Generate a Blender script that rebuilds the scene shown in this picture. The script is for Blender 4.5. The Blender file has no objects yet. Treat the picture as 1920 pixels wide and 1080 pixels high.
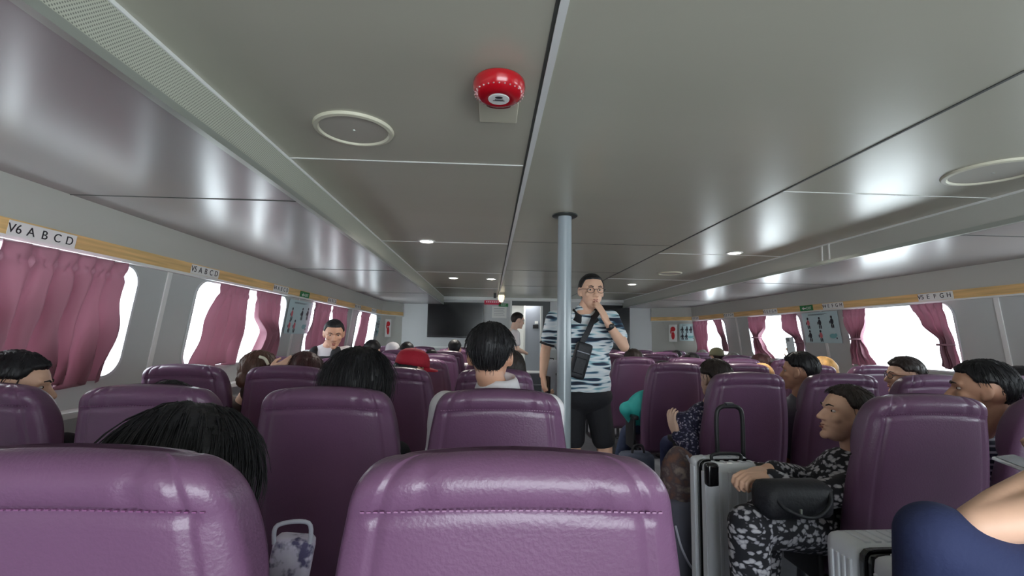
import bpy, bmesh, math, random
from mathutils import Vector, Matrix, noise, Quaternion
random.seed(7)
scene = bpy.context.scene
COL = scene.collection
V = Vector
PI = math.pi
# ------------------------------------------------------------------ camera
F = 886.0
EYE = V((0, 0, 1.26))
def camera_axes():
    yc = V(((918 - 960) / F, -(632 - 540) / F, -1)).normalized()      # world +Y seen in camera space
    r = 0.022
    up = V((math.sin(r), math.cos(r), 0))
    zc = (up - yc * up.dot(yc)).normalized()
    xc = yc.cross(zc)
    return xc, yc, zc
XC, YC, ZC = camera_axes()
R3 = Matrix((XC, YC, ZC))                 # camera -> world rotation (rows = world axes in camera space)
cam_d = bpy.data.cameras.new('camera'); cam = bpy.data.objects.new('camera', cam_d); COL.objects.link(cam)
cam_d.sensor_width = 36; cam_d.lens = F / 1920 * 36; cam_d.clip_start = 0.02; cam_d.clip_end = 500
cam.matrix_world = Matrix.Translation(EYE) @ R3.to_4x4()
scene.camera = cam
def P(px, py, Y):
    """the point of the cabin at distance Y ahead that appears at this place of the photograph"""
    d = R3 @ V(((px - 960) / F, -(py - 540) / F, -1))
    return EYE + d * (Y / d.y)

# ------------------------------------------------------------------ materials
MATS = {}
def lin(c):
    return tuple(((x / 12.92) if x <= 0.04045 else ((x + 0.055) / 1.055) ** 2.4) for x in c)
def rgb(r, g, b):
    return lin((r / 255, g / 255, b / 255))
def mat(name, col, rough=0.5, metal=0.0, bump=None, var=None, coat=0, emit=None, trans=0, sheen=0, spec=None):
    """bump=(scale,strength[,stretch xyz]); var=(scale, amount)"""
    if name in MATS: return MATS[name]
    m = bpy.data.materials.new(name); m.use_nodes = True; MATS[name] = m
    nt = m.node_tree; b = nt.nodes['Principled BSDF']
    b.inputs['Base Color'].default_value = (*col, 1); b.inputs['Roughness'].default_value = rough
    b.inputs['Metallic'].default_value = metal
    if spec is not None: b.inputs['Specular IOR Level'].default_value = spec
    if coat: b.inputs['Coat Weight'].default_value = coat; b.inputs['Coat Roughness'].default_value = 0.15
    if sheen: b.inputs['Sheen Weight'].default_value = sheen
    if emit: b.inputs['Emission Color'].default_value = (*emit[0], 1); b.inputs['Emission Strength'].default_value = emit[1]
    if trans: b.inputs['Transmission Weight'].default_value = trans
    tc = nt.nodes.new('ShaderNodeTexCoord')
    mp = nt.nodes.new('ShaderNodeMapping'); nt.links.new(tc.outputs['Object'], mp.inputs[0])
    if bump:
        if len(bump) > 2: mp.inputs['Scale'].default_value = bump[2]
        n = nt.nodes.new('ShaderNodeTexNoise'); n.inputs['Scale'].default_value = bump[0]; n.inputs['Detail'].default_value = 4
        nt.links.new(mp.outputs[0], n.inputs['Vector'])
        bp = nt.nodes.new('ShaderNodeBump'); bp.inputs['Strength'].default_value = bump[1]; bp.inputs['Distance'].default_value = 0.01
        nt.links.new(n.outputs['Fac'], bp.inputs['Height']); nt.links.new(bp.outputs[0], b.inputs['Normal'])
    if var:
        n2 = nt.nodes.new('ShaderNodeTexNoise'); n2.inputs['Scale'].default_value = var[0]; n2.inputs['Detail'].default_value = 5
        nt.links.new((mp if bump and len(bump) > 2 else tc).outputs[0 if bump and len(bump) > 2 else 'Object'], n2.inputs['Vector'])
        r = nt.nodes.new('ShaderNodeValToRGB')
        a = var[1]
        r.color_ramp.elements[0].position = 0.3; r.color_ramp.elements[1].position = 0.7
        r.color_ramp.elements[0].color = (*[max(0, x * (1 - a)) for x in col], 1)
        r.color_ramp.elements[1].color = (*[min(1, x * (1 + a)) for x in col], 1)
        nt.links.new(n2.outputs['Fac'], r.inputs[0]); nt.links.new(r.outputs[0], b.inputs['Base Color'])
    return m
def mix_pattern(name, cols, kind, scale, dist=2.0, rough=0.8, stretch=(1, 1, 1), stops=None, rot=(0, 0, 0)):
    """procedural print: kind 'voronoi' / 'noise' / 'wave' driving a constant colour ramp"""
    if name in MATS: return MATS[name]
    m = bpy.data.materials.new(name); m.use_nodes = True; MATS[name] = m
    nt = m.node_tree; b = nt.nodes['Principled BSDF']; b.inputs['Roughness'].default_value = rough
    tc = nt.nodes.new('ShaderNodeTexCoord'); mp = nt.nodes.new('ShaderNodeMapping')
    mp.inputs['Scale'].default_value = stretch; mp.inputs['Rotation'].default_value = rot
    nt.links.new(tc.outputs['Object'], mp.inputs[0])
    if kind == 'voronoi':
        nz = nt.nodes.new('ShaderNodeTexNoise'); nz.inputs['Scale'].default_value = scale * 0.7
        nt.links.new(mp.outputs[0], nz.inputs['Vector'])
        ad = nt.nodes.new('ShaderNodeMixRGB'); ad.blend_type = 'ADD'; ad.inputs[0].default_value = dist / scale
        nt.links.new(mp.outputs[0], ad.inputs[1]); nt.links.new(nz.outputs['Color'], ad.inputs[2])
        t = nt.nodes.new('ShaderNodeTexVoronoi'); t.inputs['Scale'].default_value = scale
        nt.links.new(ad.outputs[0], t.inputs['Vector']); out = t.outputs['Distance']
    elif kind == 'wave':
        t = nt.nodes.new('ShaderNodeTexWave'); t.bands_direction = 'Z'; t.inputs['Scale'].default_value = scale
        t.inputs['Distortion'].default_value = dist; t.inputs['Detail'].default_value = 3; t.inputs['Detail Scale'].default_value = 0.6
        nt.links.new(mp.outputs[0], t.inputs['Vector']); out = t.outputs['Fac']
    else:
        t = nt.nodes.new('ShaderNodeTexNoise'); t.inputs['Scale'].default_value = scale; t.inputs['Detail'].default_value = dist
        nt.links.new(mp.outputs[0], t.inputs['Vector']); out = t.outputs['Fac']
    r = nt.nodes.new('ShaderNodeValToRGB'); r.color_ramp.interpolation = 'LINEAR'
    n = len(cols); stops = stops or [i / n for i in range(n)]
    els = r.color_ramp.elements
    while len(els) < n: els.new(0.5)
    for i in range(n):
        els[i].position = stops[i]; els[i].color = (*cols[i], 1)
    nt.links.new(out, r.inputs[0]); nt.links.new(r.outputs[0], b.inputs['Base Color'])
    return m

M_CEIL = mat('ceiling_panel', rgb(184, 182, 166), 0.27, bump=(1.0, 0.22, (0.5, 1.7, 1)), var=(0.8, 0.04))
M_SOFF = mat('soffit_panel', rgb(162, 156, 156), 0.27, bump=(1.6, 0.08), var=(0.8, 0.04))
M_WALL = mat('wall_panel', rgb(188, 192, 190), 0.38, var=(1.5, 0.05))
M_WALLTOP = mat('upper_wall_panel', rgb(188, 188, 180), 0.45)
M_FRONT = mat('front_wall_panel', rgb(200, 202, 202), 0.5)
M_WHITE = mat('white_trim', rgb(228, 229, 226), 0.4)
M_DARKSEAM = mat('dark_seam', rgb(70, 72, 68), 0.6)
M_METAL = mat('brushed_frame', rgb(172, 176, 168), 0.35, metal=0.5)
M_FLOOR = mat('floor_vinyl', rgb(105, 108, 116), 0.5, bump=(60, 0.1), var=(6, 0.12))
M_WOOD = mat('light_wood_trim', rgb(226, 188, 126), 0.5, bump=(14, 0.15, (1, 0.25, 6)), var=(9, 0.22))
M_SEAT = mat('purple_leather', rgb(104, 72, 100), 0.33, bump=(170, 0.12), var=(5, 0.07), coat=0.1)
M_SEATPIPE = mat('purple_leather_piping', rgb(120, 76, 112), 0.3)
M_PLASTIC = mat('black_plastic', rgb(32, 32, 36), 0.45)
M_STEEL = mat('seat_frame_steel', rgb(90, 92, 98), 0.4, metal=0.8)
M_POLE = mat('pole_paint', rgb(152, 162, 168), 0.25, coat=0.3)
M_RED = mat('red_enamel', rgb(178, 16, 30), 0.18, coat=0.5)
M_CREAM = mat('cream_plastic', rgb(206, 203, 182), 0.45)
M_DISC = mat('vent_disc', rgb(176, 172, 160), 0.5)
M_PAPER = mat('white_paper', rgb(232, 232, 228), 0.7)
M_INK = mat('black_ink', rgb(30, 30, 34), 0.6)
M_GREEN = mat('exit_green', rgb(40, 128, 72), 0.5)
M_REDSIGN = mat('sign_red', rgb(226, 60, 92), 0.5)
M_TV = mat('television_screen', rgb(16, 17, 20), 0.16, spec=0.3)
M_POSTER = mat('poster_blue', rgb(190, 214, 216), 0.5)
M_LAMP = mat('downlight_glow', rgb(255, 250, 235), 0.5, emit=((1, 0.95, 0.85), 14))
M_SHELL = mat('white_suitcase_shell', rgb(216, 219, 226), 0.3, coat=0.2)
M_BLACKGLOSS = mat('black_gloss', rgb(20, 20, 24), 0.2, coat=0.3)
M_BAGBLK = mat('black_bag_nylon', rgb(26, 27, 34), 0.6, bump=(90, 0.2))

# grille: perforated pattern through bump and colour
def grille_mat():
    m = bpy.data.materials.new('perforated_grille'); m.use_nodes = True; nt = m.node_tree; b = nt.nodes['Principled BSDF']
    b.inputs['Roughness'].default_value = 0.45; b.inputs['Metallic'].default_value = 0.3
    tc = nt.nodes.new('ShaderNodeTexCoord'); sep = nt.nodes.new('ShaderNodeSeparateXYZ'); nt.links.new(tc.outputs['Object'], sep.inputs[0])
    outs = []
    for ax, f in (('Y', 2 * PI / 0.011), ('Z', 2 * PI / 0.011)):
        mu = nt.nodes.new('ShaderNodeMath'); mu.operation = 'MULTIPLY'; mu.inputs[1].default_value = f; nt.links.new(sep.outputs[ax], mu.inputs[0])
        si = nt.nodes.new('ShaderNodeMath'); si.operation = 'SINE'; nt.links.new(mu.outputs[0], si.inputs[0]); outs.append(si)
    mx = nt.nodes.new('ShaderNodeMath'); mx.operation = 'MULTIPLY'; nt.links.new(outs[0].outputs[0], mx.inputs[0]); nt.links.new(outs[1].outputs[0], mx.inputs[1])
    r = nt.nodes.new('ShaderNodeValToRGB'); r.color_ramp.elements[0].position = 0.1; r.color_ramp.elements[1].position = 0.5
    r.color_ramp.elements[0].color = (*rgb(206, 208, 194), 1); r.color_ramp.elements[1].color = (*rgb(140, 142, 132), 1)
    nt.links.new(mx.outputs[0], r.inputs[0]); nt.links.new(r.outputs[0], b.inputs['Base Color'])
    return m
M_GRILLE = grille_mat()
def glass_mat():
    m = bpy.data.materials.new('window_glass'); m.use_nodes = True; nt = m.node_tree
    for n in list(nt.nodes): nt.nodes.remove(n)
    o = nt.nodes.new('ShaderNodeOutputMaterial'); t = nt.nodes.new('ShaderNodeBsdfTransparent'); t.inputs[0].default_value = (0.93, 0.97, 0.98, 1)
    g = nt.nodes.new('ShaderNodeBsdfGlossy'); g.inputs['Roughness'].default_value = 0.03
    fr = nt.nodes.new('ShaderNodeValue'); fr.outputs[0].default_value = 0.05
    mx = nt.nodes.new('ShaderNodeMixShader'); nt.links.new(fr.outputs[0], mx.inputs[0]); nt.links.new(t.outputs[0], mx.inputs[1]); nt.links.new(g.outputs[0], mx.inputs[2])
    nt.links.new(mx.outputs[0], o.inputs[0]); return m
M_GLASS = glass_mat()
def cloth_trans(name, col, tr=0.45):
    m = bpy.data.materials.new(name); m.use_nodes = True; nt = m.node_tree; b = nt.nodes['Principled BSDF']
    b.inputs['Base Color'].default_value = (*col, 1); b.inputs['Roughness'].default_value = 0.75; b.inputs['Sheen Weight'].default_value = 0.2
    o = nt.nodes['Material Output']; t = nt.nodes.new('ShaderNodeBsdfTranslucent'); t.inputs[0].default_value = (*rgb(186, 146, 160), 1)
    mx = nt.nodes.new('ShaderNodeMixShader'); mx.inputs[0].default_value = tr
    nt.links.new(b.outputs[0], mx.inputs[1]); nt.links.new(t.outputs[0], mx.inputs[2]); nt.links.new(mx.outputs[0], o.inputs[0])
    return m
M_CURT = cloth_trans('mauve_curtain', rgb(166, 120, 134), 0.3)

# ------------------------------------------------------------------ mesh helpers
def link(o, parent=None):
    COL.objects.link(o)
    if parent is not None: o.parent = parent
    return o
def obj(name, bm, m, parent=None, smooth=False, angle=None):
    me = bpy.data.meshes.new(name)
    bmesh.ops.recalc_face_normals(bm, faces=bm.faces)
    bm.to_mesh(me); bm.free()
    me.materials.append(m)
    if smooth: me.polygons.foreach_set('use_smooth', [True] * len(me.polygons))
    if angle is not None:
        me.polygons.foreach_set('use_smooth', [True] * len(me.polygons))
        try: me.set_sharp_from_angle(angle=math.radians(angle))
        except Exception: pass
    return link(bpy.data.objects.new(name, me), parent)
def tag(o, label, cat, group=None, kind=None):
    if label: o['label'] = label
    if cat: o['category'] = cat
    if group: o['group'] = group
    if kind: o['kind'] = kind
    return o
def struct(o): o['kind'] = 'structure'; return o
def empty(name, loc, rz=0, label=None, cat=None, group=None):
    o = bpy.data.objects.new(name, None); COL.objects.link(o); o.location = loc; o.rotation_euler = (0, 0, rz); o.empty_display_size = 0.05
    return tag(o, label, cat, group)
def add_box(bm, lo, hi, bev=0, M=None):
    b2 = bmesh.new(); bmesh.ops.create_cube(b2, size=1)
    for v in b2.verts: v.co = V([lo[i] + (v.co[i] + 0.5) * (hi[i] - lo[i]) for i in range(3)])
    if bev: bmesh.ops.bevel(b2, geom=b2.edges[:], offset=bev, segments=3, affect='EDGES', profile=0.6)
    merge(bm, b2, M)
def merge(bm, b2, M=None):
    if M is not None: b2.transform(M)
    me = bpy.data.meshes.new('t'); b2.to_mesh(me); b2.free(); bm.from_mesh(me); bpy.data.meshes.remove(me)
def frame_from(d, up=V((0, 0, 1))):
    d = V(d).normalized()
    if abs(d.dot(up)) > 0.98: up = V((1, 0, 0))
    x = up.cross(d).normalized(); y = d.cross(x)
    return Matrix((x, y, d)).transposed()
def add_tube(bm, pts, rad, seg=12, caps=True):
    pts = [V(p) for p in pts]; n = len(pts)
    if not hasattr(rad, '__len__'): rad = [rad] * n
    rings = []; prev = None
    for i, p in enumerate(pts):
        d = (pts[min(i + 1, n - 1)] - pts[max(i - 1, 0)]).normalized()
        if prev is None: fr = frame_from(d); x, y = fr.col[0], fr.col[1]
        else:
            x = (prev - d * prev.dot(d)).normalized(); y = d.cross(x)
        prev = V(x)
        rings.append([bm.verts.new(p + (x * math.cos(a) + y * math.sin(a)) * rad[i]) for a in [2 * PI * k / seg for k in range(seg)]])
    for i in range(n - 1):
        for k in range(seg):
            bm.faces.new((rings[i][k], rings[i][(k + 1) % seg], rings[i + 1][(k + 1) % seg], rings[i + 1][k]))
    if caps:
        bm.faces.new(rings[0][::-1]); bm.faces.new(rings[-1])
def add_lathe(bm, prof, seg=40, M=None, cap=True):
    b2 = bmesh.new(); rings = []
    for r, z in prof:
        rings.append([b2.verts.new((r * math.cos(2 * PI * k / seg), r * math.sin(2 * PI * k / seg), z)) for k in range(seg)])
    for i in range(len(prof) - 1):
        for k in range(seg):
            b2.faces.new((rings[i][k], rings[i][(k + 1) % seg], rings[i + 1][(k + 1) % seg], rings[i + 1][k]))
    if cap: b2.faces.new(rings[0][::-1]); b2.faces.new(rings[-1])
    merge(bm, b2, M)
def add_loft(bm, rings, caps=True):
    vr = [[bm.verts.new(p) for p in r] for r in rings]; n = len(vr[0])
    for i in range(len(vr) - 1):
        for k in range(n): bm.faces.new((vr[i][k], vr[i][(k + 1) % n], vr[i + 1][(k + 1) % n], vr[i + 1][k]))
    if caps: bm.faces.new(vr[0][::-1]); bm.faces.new(vr[-1])
def bezier(p, n=12):
    """Catmull-Rom through points"""
    p = [V(q) for q in p]; out = []
    for i in range(len(p) - 1):
        a, b, c, d = p[max(i - 1, 0)], p[i], p[i + 1], p[min(i + 2, len(p) - 1)]
        for k in range(n):
            t = k / n
            out.append(0.5 * ((2 * b) + (c - a) * t + (2 * a - 5 * b + 4 * c - d) * t * t + (3 * b - a - 3 * c + d) * t ** 3))
    out.append(p[-1]); return out

# ------------------------------------------------------------------ body helpers (closed volumes fused by a voxel remesh)
def ell(bm, c, r, M=None, rot=None, sub=3):
    b2 = bmesh.new(); bmesh.ops.create_icosphere(b2, subdivisions=sub, radius=1)
    T = Matrix.Translation(V(c)) @ ((rot.to_4x4()) if rot else Matrix.Identity(4)) @ Matrix.Diagonal((*r, 1))
    b2.transform(T); merge(bm, b2, M)
def cap(bm, a, ra, b, rb, M=None, flat=None):
    """tapered capsule from a to b; flat=(axis, factor) squashes the section"""
    a, b = V(a), V(b); d = b - a; L = max(d.length, 1e-5); fr = frame_from(d).to_4x4()
    b2 = bmesh.new(); seg = 20; prof = []
    for k in range(7):
        t = PI / 2 * k / 6; prof.append((ra * math.sin(t) + 1e-5, -ra * math.cos(t)))
    for k in range(7):
        t = PI / 2 * k / 6; prof.append((rb * math.cos(t) + 1e-5, L + rb * math.sin(t)))
    add_lathe(b2, prof, seg)
    T = Matrix.Translation(a) @ fr
    b2.transform(T); merge(bm, b2, M)
def chain(bm, pts, rad, M=None):
    for i in range(len(pts) - 1): cap(bm, pts[i], rad[i], pts[i + 1], rad[i + 1], M)
def remesh(bm, vox, smooth=3, factor=0.5):
    me = bpy.data.meshes.new('tmp'); bm.to_mesh(me); bm.free()
    o = bpy.data.objects.new('tmp', me); COL.objects.link(o)
    md = o.modifiers.new('r', 'REMESH'); md.mode = 'VOXEL'; md.voxel_size = vox; md.adaptivity = 0
    if smooth:
        sm = o.modifiers.new('s', 'SMOOTH'); sm.factor = factor; sm.iterations = smooth
    dg = bpy.context.evaluated_depsgraph_get(); dg.update()
    out = bpy.data.meshes.new_from_object(o.evaluated_get(dg))
    bpy.data.objects.remove(o); bpy.data.meshes.remove(me)
    out.polygons.foreach_set('use_smooth', [True] * len(out.polygons))
    return out
def mobj(name, me, m, parent=None, origin=None):
    me.materials.clear(); me.materials.append(m); me.name = name
    if origin is not None: me.transform(Matrix.Translation(-V(origin)))
    return link(bpy.data.objects.new(name, me), parent)
def ease(a, b, x):
    t = max(0, min(1, (x - a) / (b - a))); return t * t * (3 - 2 * t)

# ================================================================== CABIN SHELL
ZC_ = 2.06; ZS = 1.905; XBL = -0.94; XBR = 2.72
Y0, Y1 = -2.4, 9.6; YB = 9.04
def xwall(side, z):
    if side < 0: return -2.07 - 0.13 * (1.62 - z)
    return 3.95 + 0.13 * (1.62 - z)
def quad_slab(name, lo, hi, m):
    bm = bmesh.new(); add_box(bm, lo, hi); return struct(obj(name, bm, m))
quad_slab('floor', (-2.6, Y0, -0.06), (4.6, 12.0, 0), M_FLOOR)
# ceiling: centre raft plus two lower soffits
bm = bmesh.new(); add_box(bm, (XBL, Y0, ZC_), (XBR, Y1, ZC_ + 0.05)); struct(obj('ceiling', bm, M_CEIL))
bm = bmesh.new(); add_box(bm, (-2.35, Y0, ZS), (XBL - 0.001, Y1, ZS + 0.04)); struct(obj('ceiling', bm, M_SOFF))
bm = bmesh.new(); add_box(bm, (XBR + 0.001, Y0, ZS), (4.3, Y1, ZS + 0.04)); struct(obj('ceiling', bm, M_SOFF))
TR = [0]
def trim(bm, m):
    TR[0] += 1; return struct(obj('trim_%d' % TR[0], bm, m))
def tbox(lo, hi, m):
    bm = bmesh.new(); add_box(bm, lo, hi); return trim(bm, m)
# beam grilles and their lips
for x, s in ((XBL, 1), (XBR, -1)):
    tbox((min(x, x + s * 0.006), Y0, ZS + 0.02), (max(x, x + s * 0.006), Y1, ZC_ - 0.012), M_GRILLE if s > 0 else M_WALLTOP)
    tbox((min(x - s * 0.014, x + s * 0.012), Y0, ZS - 0.006), (max(x - s * 0.014, x + s * 0.012), Y1, ZS + 0.02), M_METAL)
    tbox((min(x, x + s * 0.010), Y0, ZC_ - 0.012), (max(x, x + s * 0.010), Y1, ZC_), M_WHITE)
for y in (3.62, 3.70): tbox((XBR - 0.012, y, ZS + 0.02), (XBR - 0.006, y + 0.015, ZC_ - 0.012), M_WHITE)
# long seams
tbox((0.150, Y0, ZC_ - 0.006), (0.172, Y1, ZC_), M_WHITE)
tbox((0.140, Y0, ZC_ - 0.002), (0.1495, Y1, ZC_), M_DARKSEAM)
tbox((1.535, Y0, ZC_ - 0.003), (1.546, Y1, ZC_), M_DARKSEAM)
for y in (2.13, 4.0, 5.9, 7.8):
    tbox((XBL + 0.011, y, ZC_ - 0.003), (0.139, y + 0.008, ZC_), M_WHITE)
    tbox((1.547, y + 0.25, ZC_ - 0.003), (XBR - 0.012, y + 0.256, ZC_), M_WHITE)
for y in (3.9, 5.6, 7.3): tbox((0.173, y, ZC_ - 0.002), (1.534, y + 0.006, ZC_), M_DARKSEAM)
for y in (2.3, 4.75, 7.2):
    tbox((-2.1, y, ZS - 0.003), (XBL - 0.015, y + 0.006, ZS), M_DARKSEAM)
    tbox((XBR + 0.015, y + 0.3, ZS - 0.003), (3.9, y + 0.306, ZS), M_DARKSEAM)

# side walls with rounded window holes
WL = [(-0.74, 0.73), (1.33, 2.86), (3.42, 4.90), (5.50, 6.95), (7.50, 8.75)]
WR = [(-0.4, 0.9), (1.75, 3.05), (3.86, 5.08), (5.86, 7.08), (7.80, 8.96)]
WZ = {-1: (1.005, 1.628), 1: (1.03, 1.628)}
def ring_pts(y0, y1, z0, z1, r, n=64):
    """rounded rectangle points and matching points on an outer rectangle chosen by angle"""
    cy, cz = (y0 + y1) / 2, (z0 + z1) / 2; out = []
    hy, hz = (y1 - y0) / 2, (z1 - z0) / 2
    k = n // 4
    for q in range(4):
        a0 = q * PI / 2
        sx, sz = ((1, 1), (-1, 1), (-1, -1), (1, -1))[q]
        for i in range(k):
            a = a0 + PI / 2 * i / (k - 1)
            out.append((cy + sx * (hy - r) + r * math.cos(a), cz + sz * (hz - r) + r * math.sin(a)))
    return out
def wall(side):
    bm = bmesh.new(); wins = WL if side < 0 else WR; z0, z1 = WZ[side]
    zl, zh = z0 - 0.06, z1 + 0.03
    def vv(y, z, off=0): return bm.verts.new((xwall(side, z) + side * off, y, z))
    def strip(ya, yb, za, zb):
        bm.faces.new((vv(ya, za), vv(yb, za), vv(yb, zb), vv(ya, zb)))
    strip(Y0, YB, 0, zl); strip(Y0, YB, zh, ZS + 0.02)
    prev = Y0
    for (ya, yb) in wins:
        a, b = ya - 0.06, yb + 0.06
        strip(prev, a, zl, zh); prev = b
        pts = ring_pts(ya, yb, z0, z1, 0.11); n = len(pts); k = n // 4
        corners = [(b, zh), (a, zh), (a, zl), (b, zl)]
        hole = [vv(*p) for p in pts]; deep = [vv(p[0], p[1], 0.07) for p in pts]
        for i in range(n): bm.faces.new((hole[i], hole[(i + 1) % n], deep[(i + 1) % n], deep[i]))
        cv = [vv(*c) for c in corners]
        for q in range(4):
            for i in range(k - 1): bm.faces.new((cv[q], hole[q * k + i], hole[q * k + i + 1]))
            j = (q * k + k) % n
            bm.faces.new((cv[q], hole[q * k + k - 1], hole[j], cv[(q + 1) % 4]))
    strip(prev, YB, zl, zh)
    # outer skin so that no light leaks round the panel edges
    o = obj('wall_left' if side < 0 else 'wall_right', bm, M_WALL); struct(o)
    return o
wall(-1); wall(1)
wn = 0
M_OUT = mat('window_rubber', rgb(205, 208, 210), 0.5)
for side, wins in ((-1, WL), (1, WR)):
    z0, z1 = WZ[side]
    for ya, yb in wins:
        wn += 1
        bm = bmesh.new(); a = ring_pts(ya - 0.012, yb + 0.012, z0 - 0.012, z1 + 0.004, 0.118); b = ring_pts(ya + 0.004, yb - 0.004, z0 + 0.004, z1 - 0.004, 0.108)
        rings = []
        for pts, off in ((a, -0.002), (a, -0.012), (b, -0.012), (b, 0.065)):
            rings.append([V((xwall(side, p[1]) + side * off, p[0], p[1])) for p in pts])
        add_loft(bm, rings, caps=False)
        w = struct(obj('window_%d' % wn, bm, M_OUT, angle=40))
        bm = bmesh.new()
        fr = [bm.verts.new((xwall(side, p[1]) + side * 0.055, p[0], p[1])) for p in ring_pts(ya, yb, z0, z1, 0.11)]
        bm.faces.new(fr); obj('glass', bm, M_GLASS, w)
# upper wall band (slightly lighter) and wood trims, with chamfer toward the front wall
XFL, XFR = -1.76, 3.32
def band(side, z0, z1, off, m, name=None):
    bm = bmesh.new()
    def path(z, o):
        x = xwall(side, z) - side * o
        xf = (XFL if side < 0 else XFR) - side * o
        xf += side * 0 if True else 0
        return [(x, Y0, z), (x, YB - 0.02, z), (xf, Y1 - 0.03, z)]
    for i in range(2):
        pts = []
        for o in (0.0, off):
            for z in (z0, z1):
                a, b = path(z, o)[i], path(z, o)[i + 1]
                pts.append((bm.verts.new(a), bm.verts.new(b)))
        (a0, a1), (b0, b1), (c0, c1), (d0, d1) = pts   # a: o0 z0, b: o0 z1, c: off z0, d: off z1
        bm.faces.new((a0, a1, b1, b0)); bm.faces.new((c0, c1, d1, d0)); bm.faces.new((a0, a1, c1, c0)); bm.faces.new((b0, b1, d1, d0))
        bm.faces.new((a0, b0, d0, c0)); bm.faces.new((a1, b1, d1, c1))
    return trim(bm, m)
band(-1, 1.655, 1.725, 0.022, M_WOOD); band(1, 1.650, 1.722, 0.022, M_WOOD)
band(-1, 1.638, 1.655, 0.035, M_WHITE); band(1, 1.636, 1.650, 0.030, M_WHITE)
band(-1, 1.725, ZS, 0.012, M_WALLTOP); band(1, 1.722, ZS, 0.012, M_WALLTOP)
# vertical mouldings between windows
for side, ys in ((-1, (3.12, 5.19, 7.22)), (1, (3.50, 5.46, 7.42))):
    for y in ys:
        bm = bmesh.new(); pr = []
        for z in (0.85, 1.64):
            x = xwall(side, z); pr.append([V((x, y - 0.018, z)), V((x - side * 0.008, y - 0.018, z)), V((x - side * 0.008, y + 0.018, z)), V((x, y + 0.018, z))])
        add_loft(bm, pr); trim(bm, M_WHITE)
# ledge under windows / dado
for side in (-1, 1):
    bm = bmesh.new()
    pr = [[V((xwall(side, 0.84), y, 0.82)), V((xwall(side, 0.84) - side * 0.10, y, 0.82)), V((xwall(side, 0.84) - side * 0.10, y, 0.85)), V((xwall(side, 0.84), y, 0.85))] for y in (Y0, YB)]
    add_loft(bm, pr); trim(bm, M_WHITE)
# chamfer walls and front wall with a door opening
DX0, DX1, DZ0, DZ1 = 0.43, 1.05, 0.56, 1.93
for side, xf in ((-1, XFL), (1, XFR)):
    bm = bmesh.new(); vs = [bm.verts.new(p) for p in ((xwall(side, 0), YB, 0), (xf, Y1, 0), (xf, Y1, ZC_), (xwall(side, ZS), YB, ZC_))]
    bm.faces.new(vs); struct(obj('wall_left' if side < 0 else 'wall_right', bm, M_WALLTOP))
bm = bmesh.new()
add_box(bm, (-2.4, Y1, 0), (DX0, Y1 + 0.08, ZC_ + 0.05)); add_box(bm, (DX1, Y1, 0), (4.4, Y1 + 0.08, ZC_ + 0.05))
add_box(bm, (DX0, Y1, DZ1), (DX1, Y1 + 0.08, ZC_ + 0.05)); add_box(bm, (DX0, Y1, 0), (DX1, Y1 + 0.08, DZ0))
struct(obj('wall_front', bm, M_FRONT))
tbox((XBL, Y1 - 0.10, ZC_ - 0.06), (XBR, Y1 - 0.001, ZC_ - 0.001), M_WHITE)
for (a, b) in ((XFL + 0.02, DX0 - 0.05), (DX1 + 0.20, XFR - 0.02)):
    tbox((a, Y1 - 0.05, 1.02), (b, Y1 - 0.001, 1.06), M_WHITE)
# door leaf (slid open inside), frame and lobby beyond
bm = bmesh.new()
add_box(bm, (DX0 - 0.03, Y1 - 0.02, DZ0), (DX0 + 0.01, Y1 + 0.09, DZ1 + 0.09)); add_box(bm, (DX1 - 0.02, Y1 - 0.02, DZ0), (DX1 + 0.02, Y1 + 0.09, DZ1))
d1 = struct(obj('door_1', bm, M_WHITE))
bm = bmesh.new(); add_box(bm, (DX0 + 0.01, Y1 - 0.025, DZ1 - 0.02), (DX1 + 0.17, Y1 + 0.06, DZ1 + 0.075)); add_box(bm, (DX1 + 0.02, Y1 - 0.02, DZ0), (DX1 + 0.17, Y1 - 0.003, DZ1 - 0.02))
obj('door_header', bm, mat('door_header_grey', rgb(86, 90, 90), 0.45), d1)
bm = bmesh.new(); add_box(bm, (DX0 + 0.33, Y1 + 0.62, DZ0), (DX1 + 0.3, Y1 + 0.66, DZ1 + 0.1)); obj('door_panel', bm, mat('lobby_door_grey', rgb(150, 156, 166), 0.4), d1)
bm = bmesh.new(); add_box(bm, (DX0 - 0.5, 11.2, 0), (DX1 + 0.6, 11.25, 2.1)); add_box(bm, (DX0 - 0.5, Y1 + 0.08, 0), (DX0 - 0.45, 11.25, 2.1)); add_box(bm, (DX1 + 0.55, Y1 + 0.08, 0), (DX1 + 0.6, 11.25, 2.1))
add_box(bm, (DX0 - 0.5, Y1 + 0.08, 2.1), (DX1 + 0.6, 11.25, 2.15)); add_box(bm, (DX0 - 0.5, Y1 + 0.08, 0), (DX1 + 0.6, 11.25, DZ0))
struct(obj('wall_lobby', bm, M_WHITE))
bm = bmesh.new(); add_box(bm, (DX0 + 0.30, Y1 + 0.60, DZ0), (DX0 + 0.335, Y1 + 0.67, DZ1 + 0.1)); trim(bm, M_WHITE)
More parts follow.
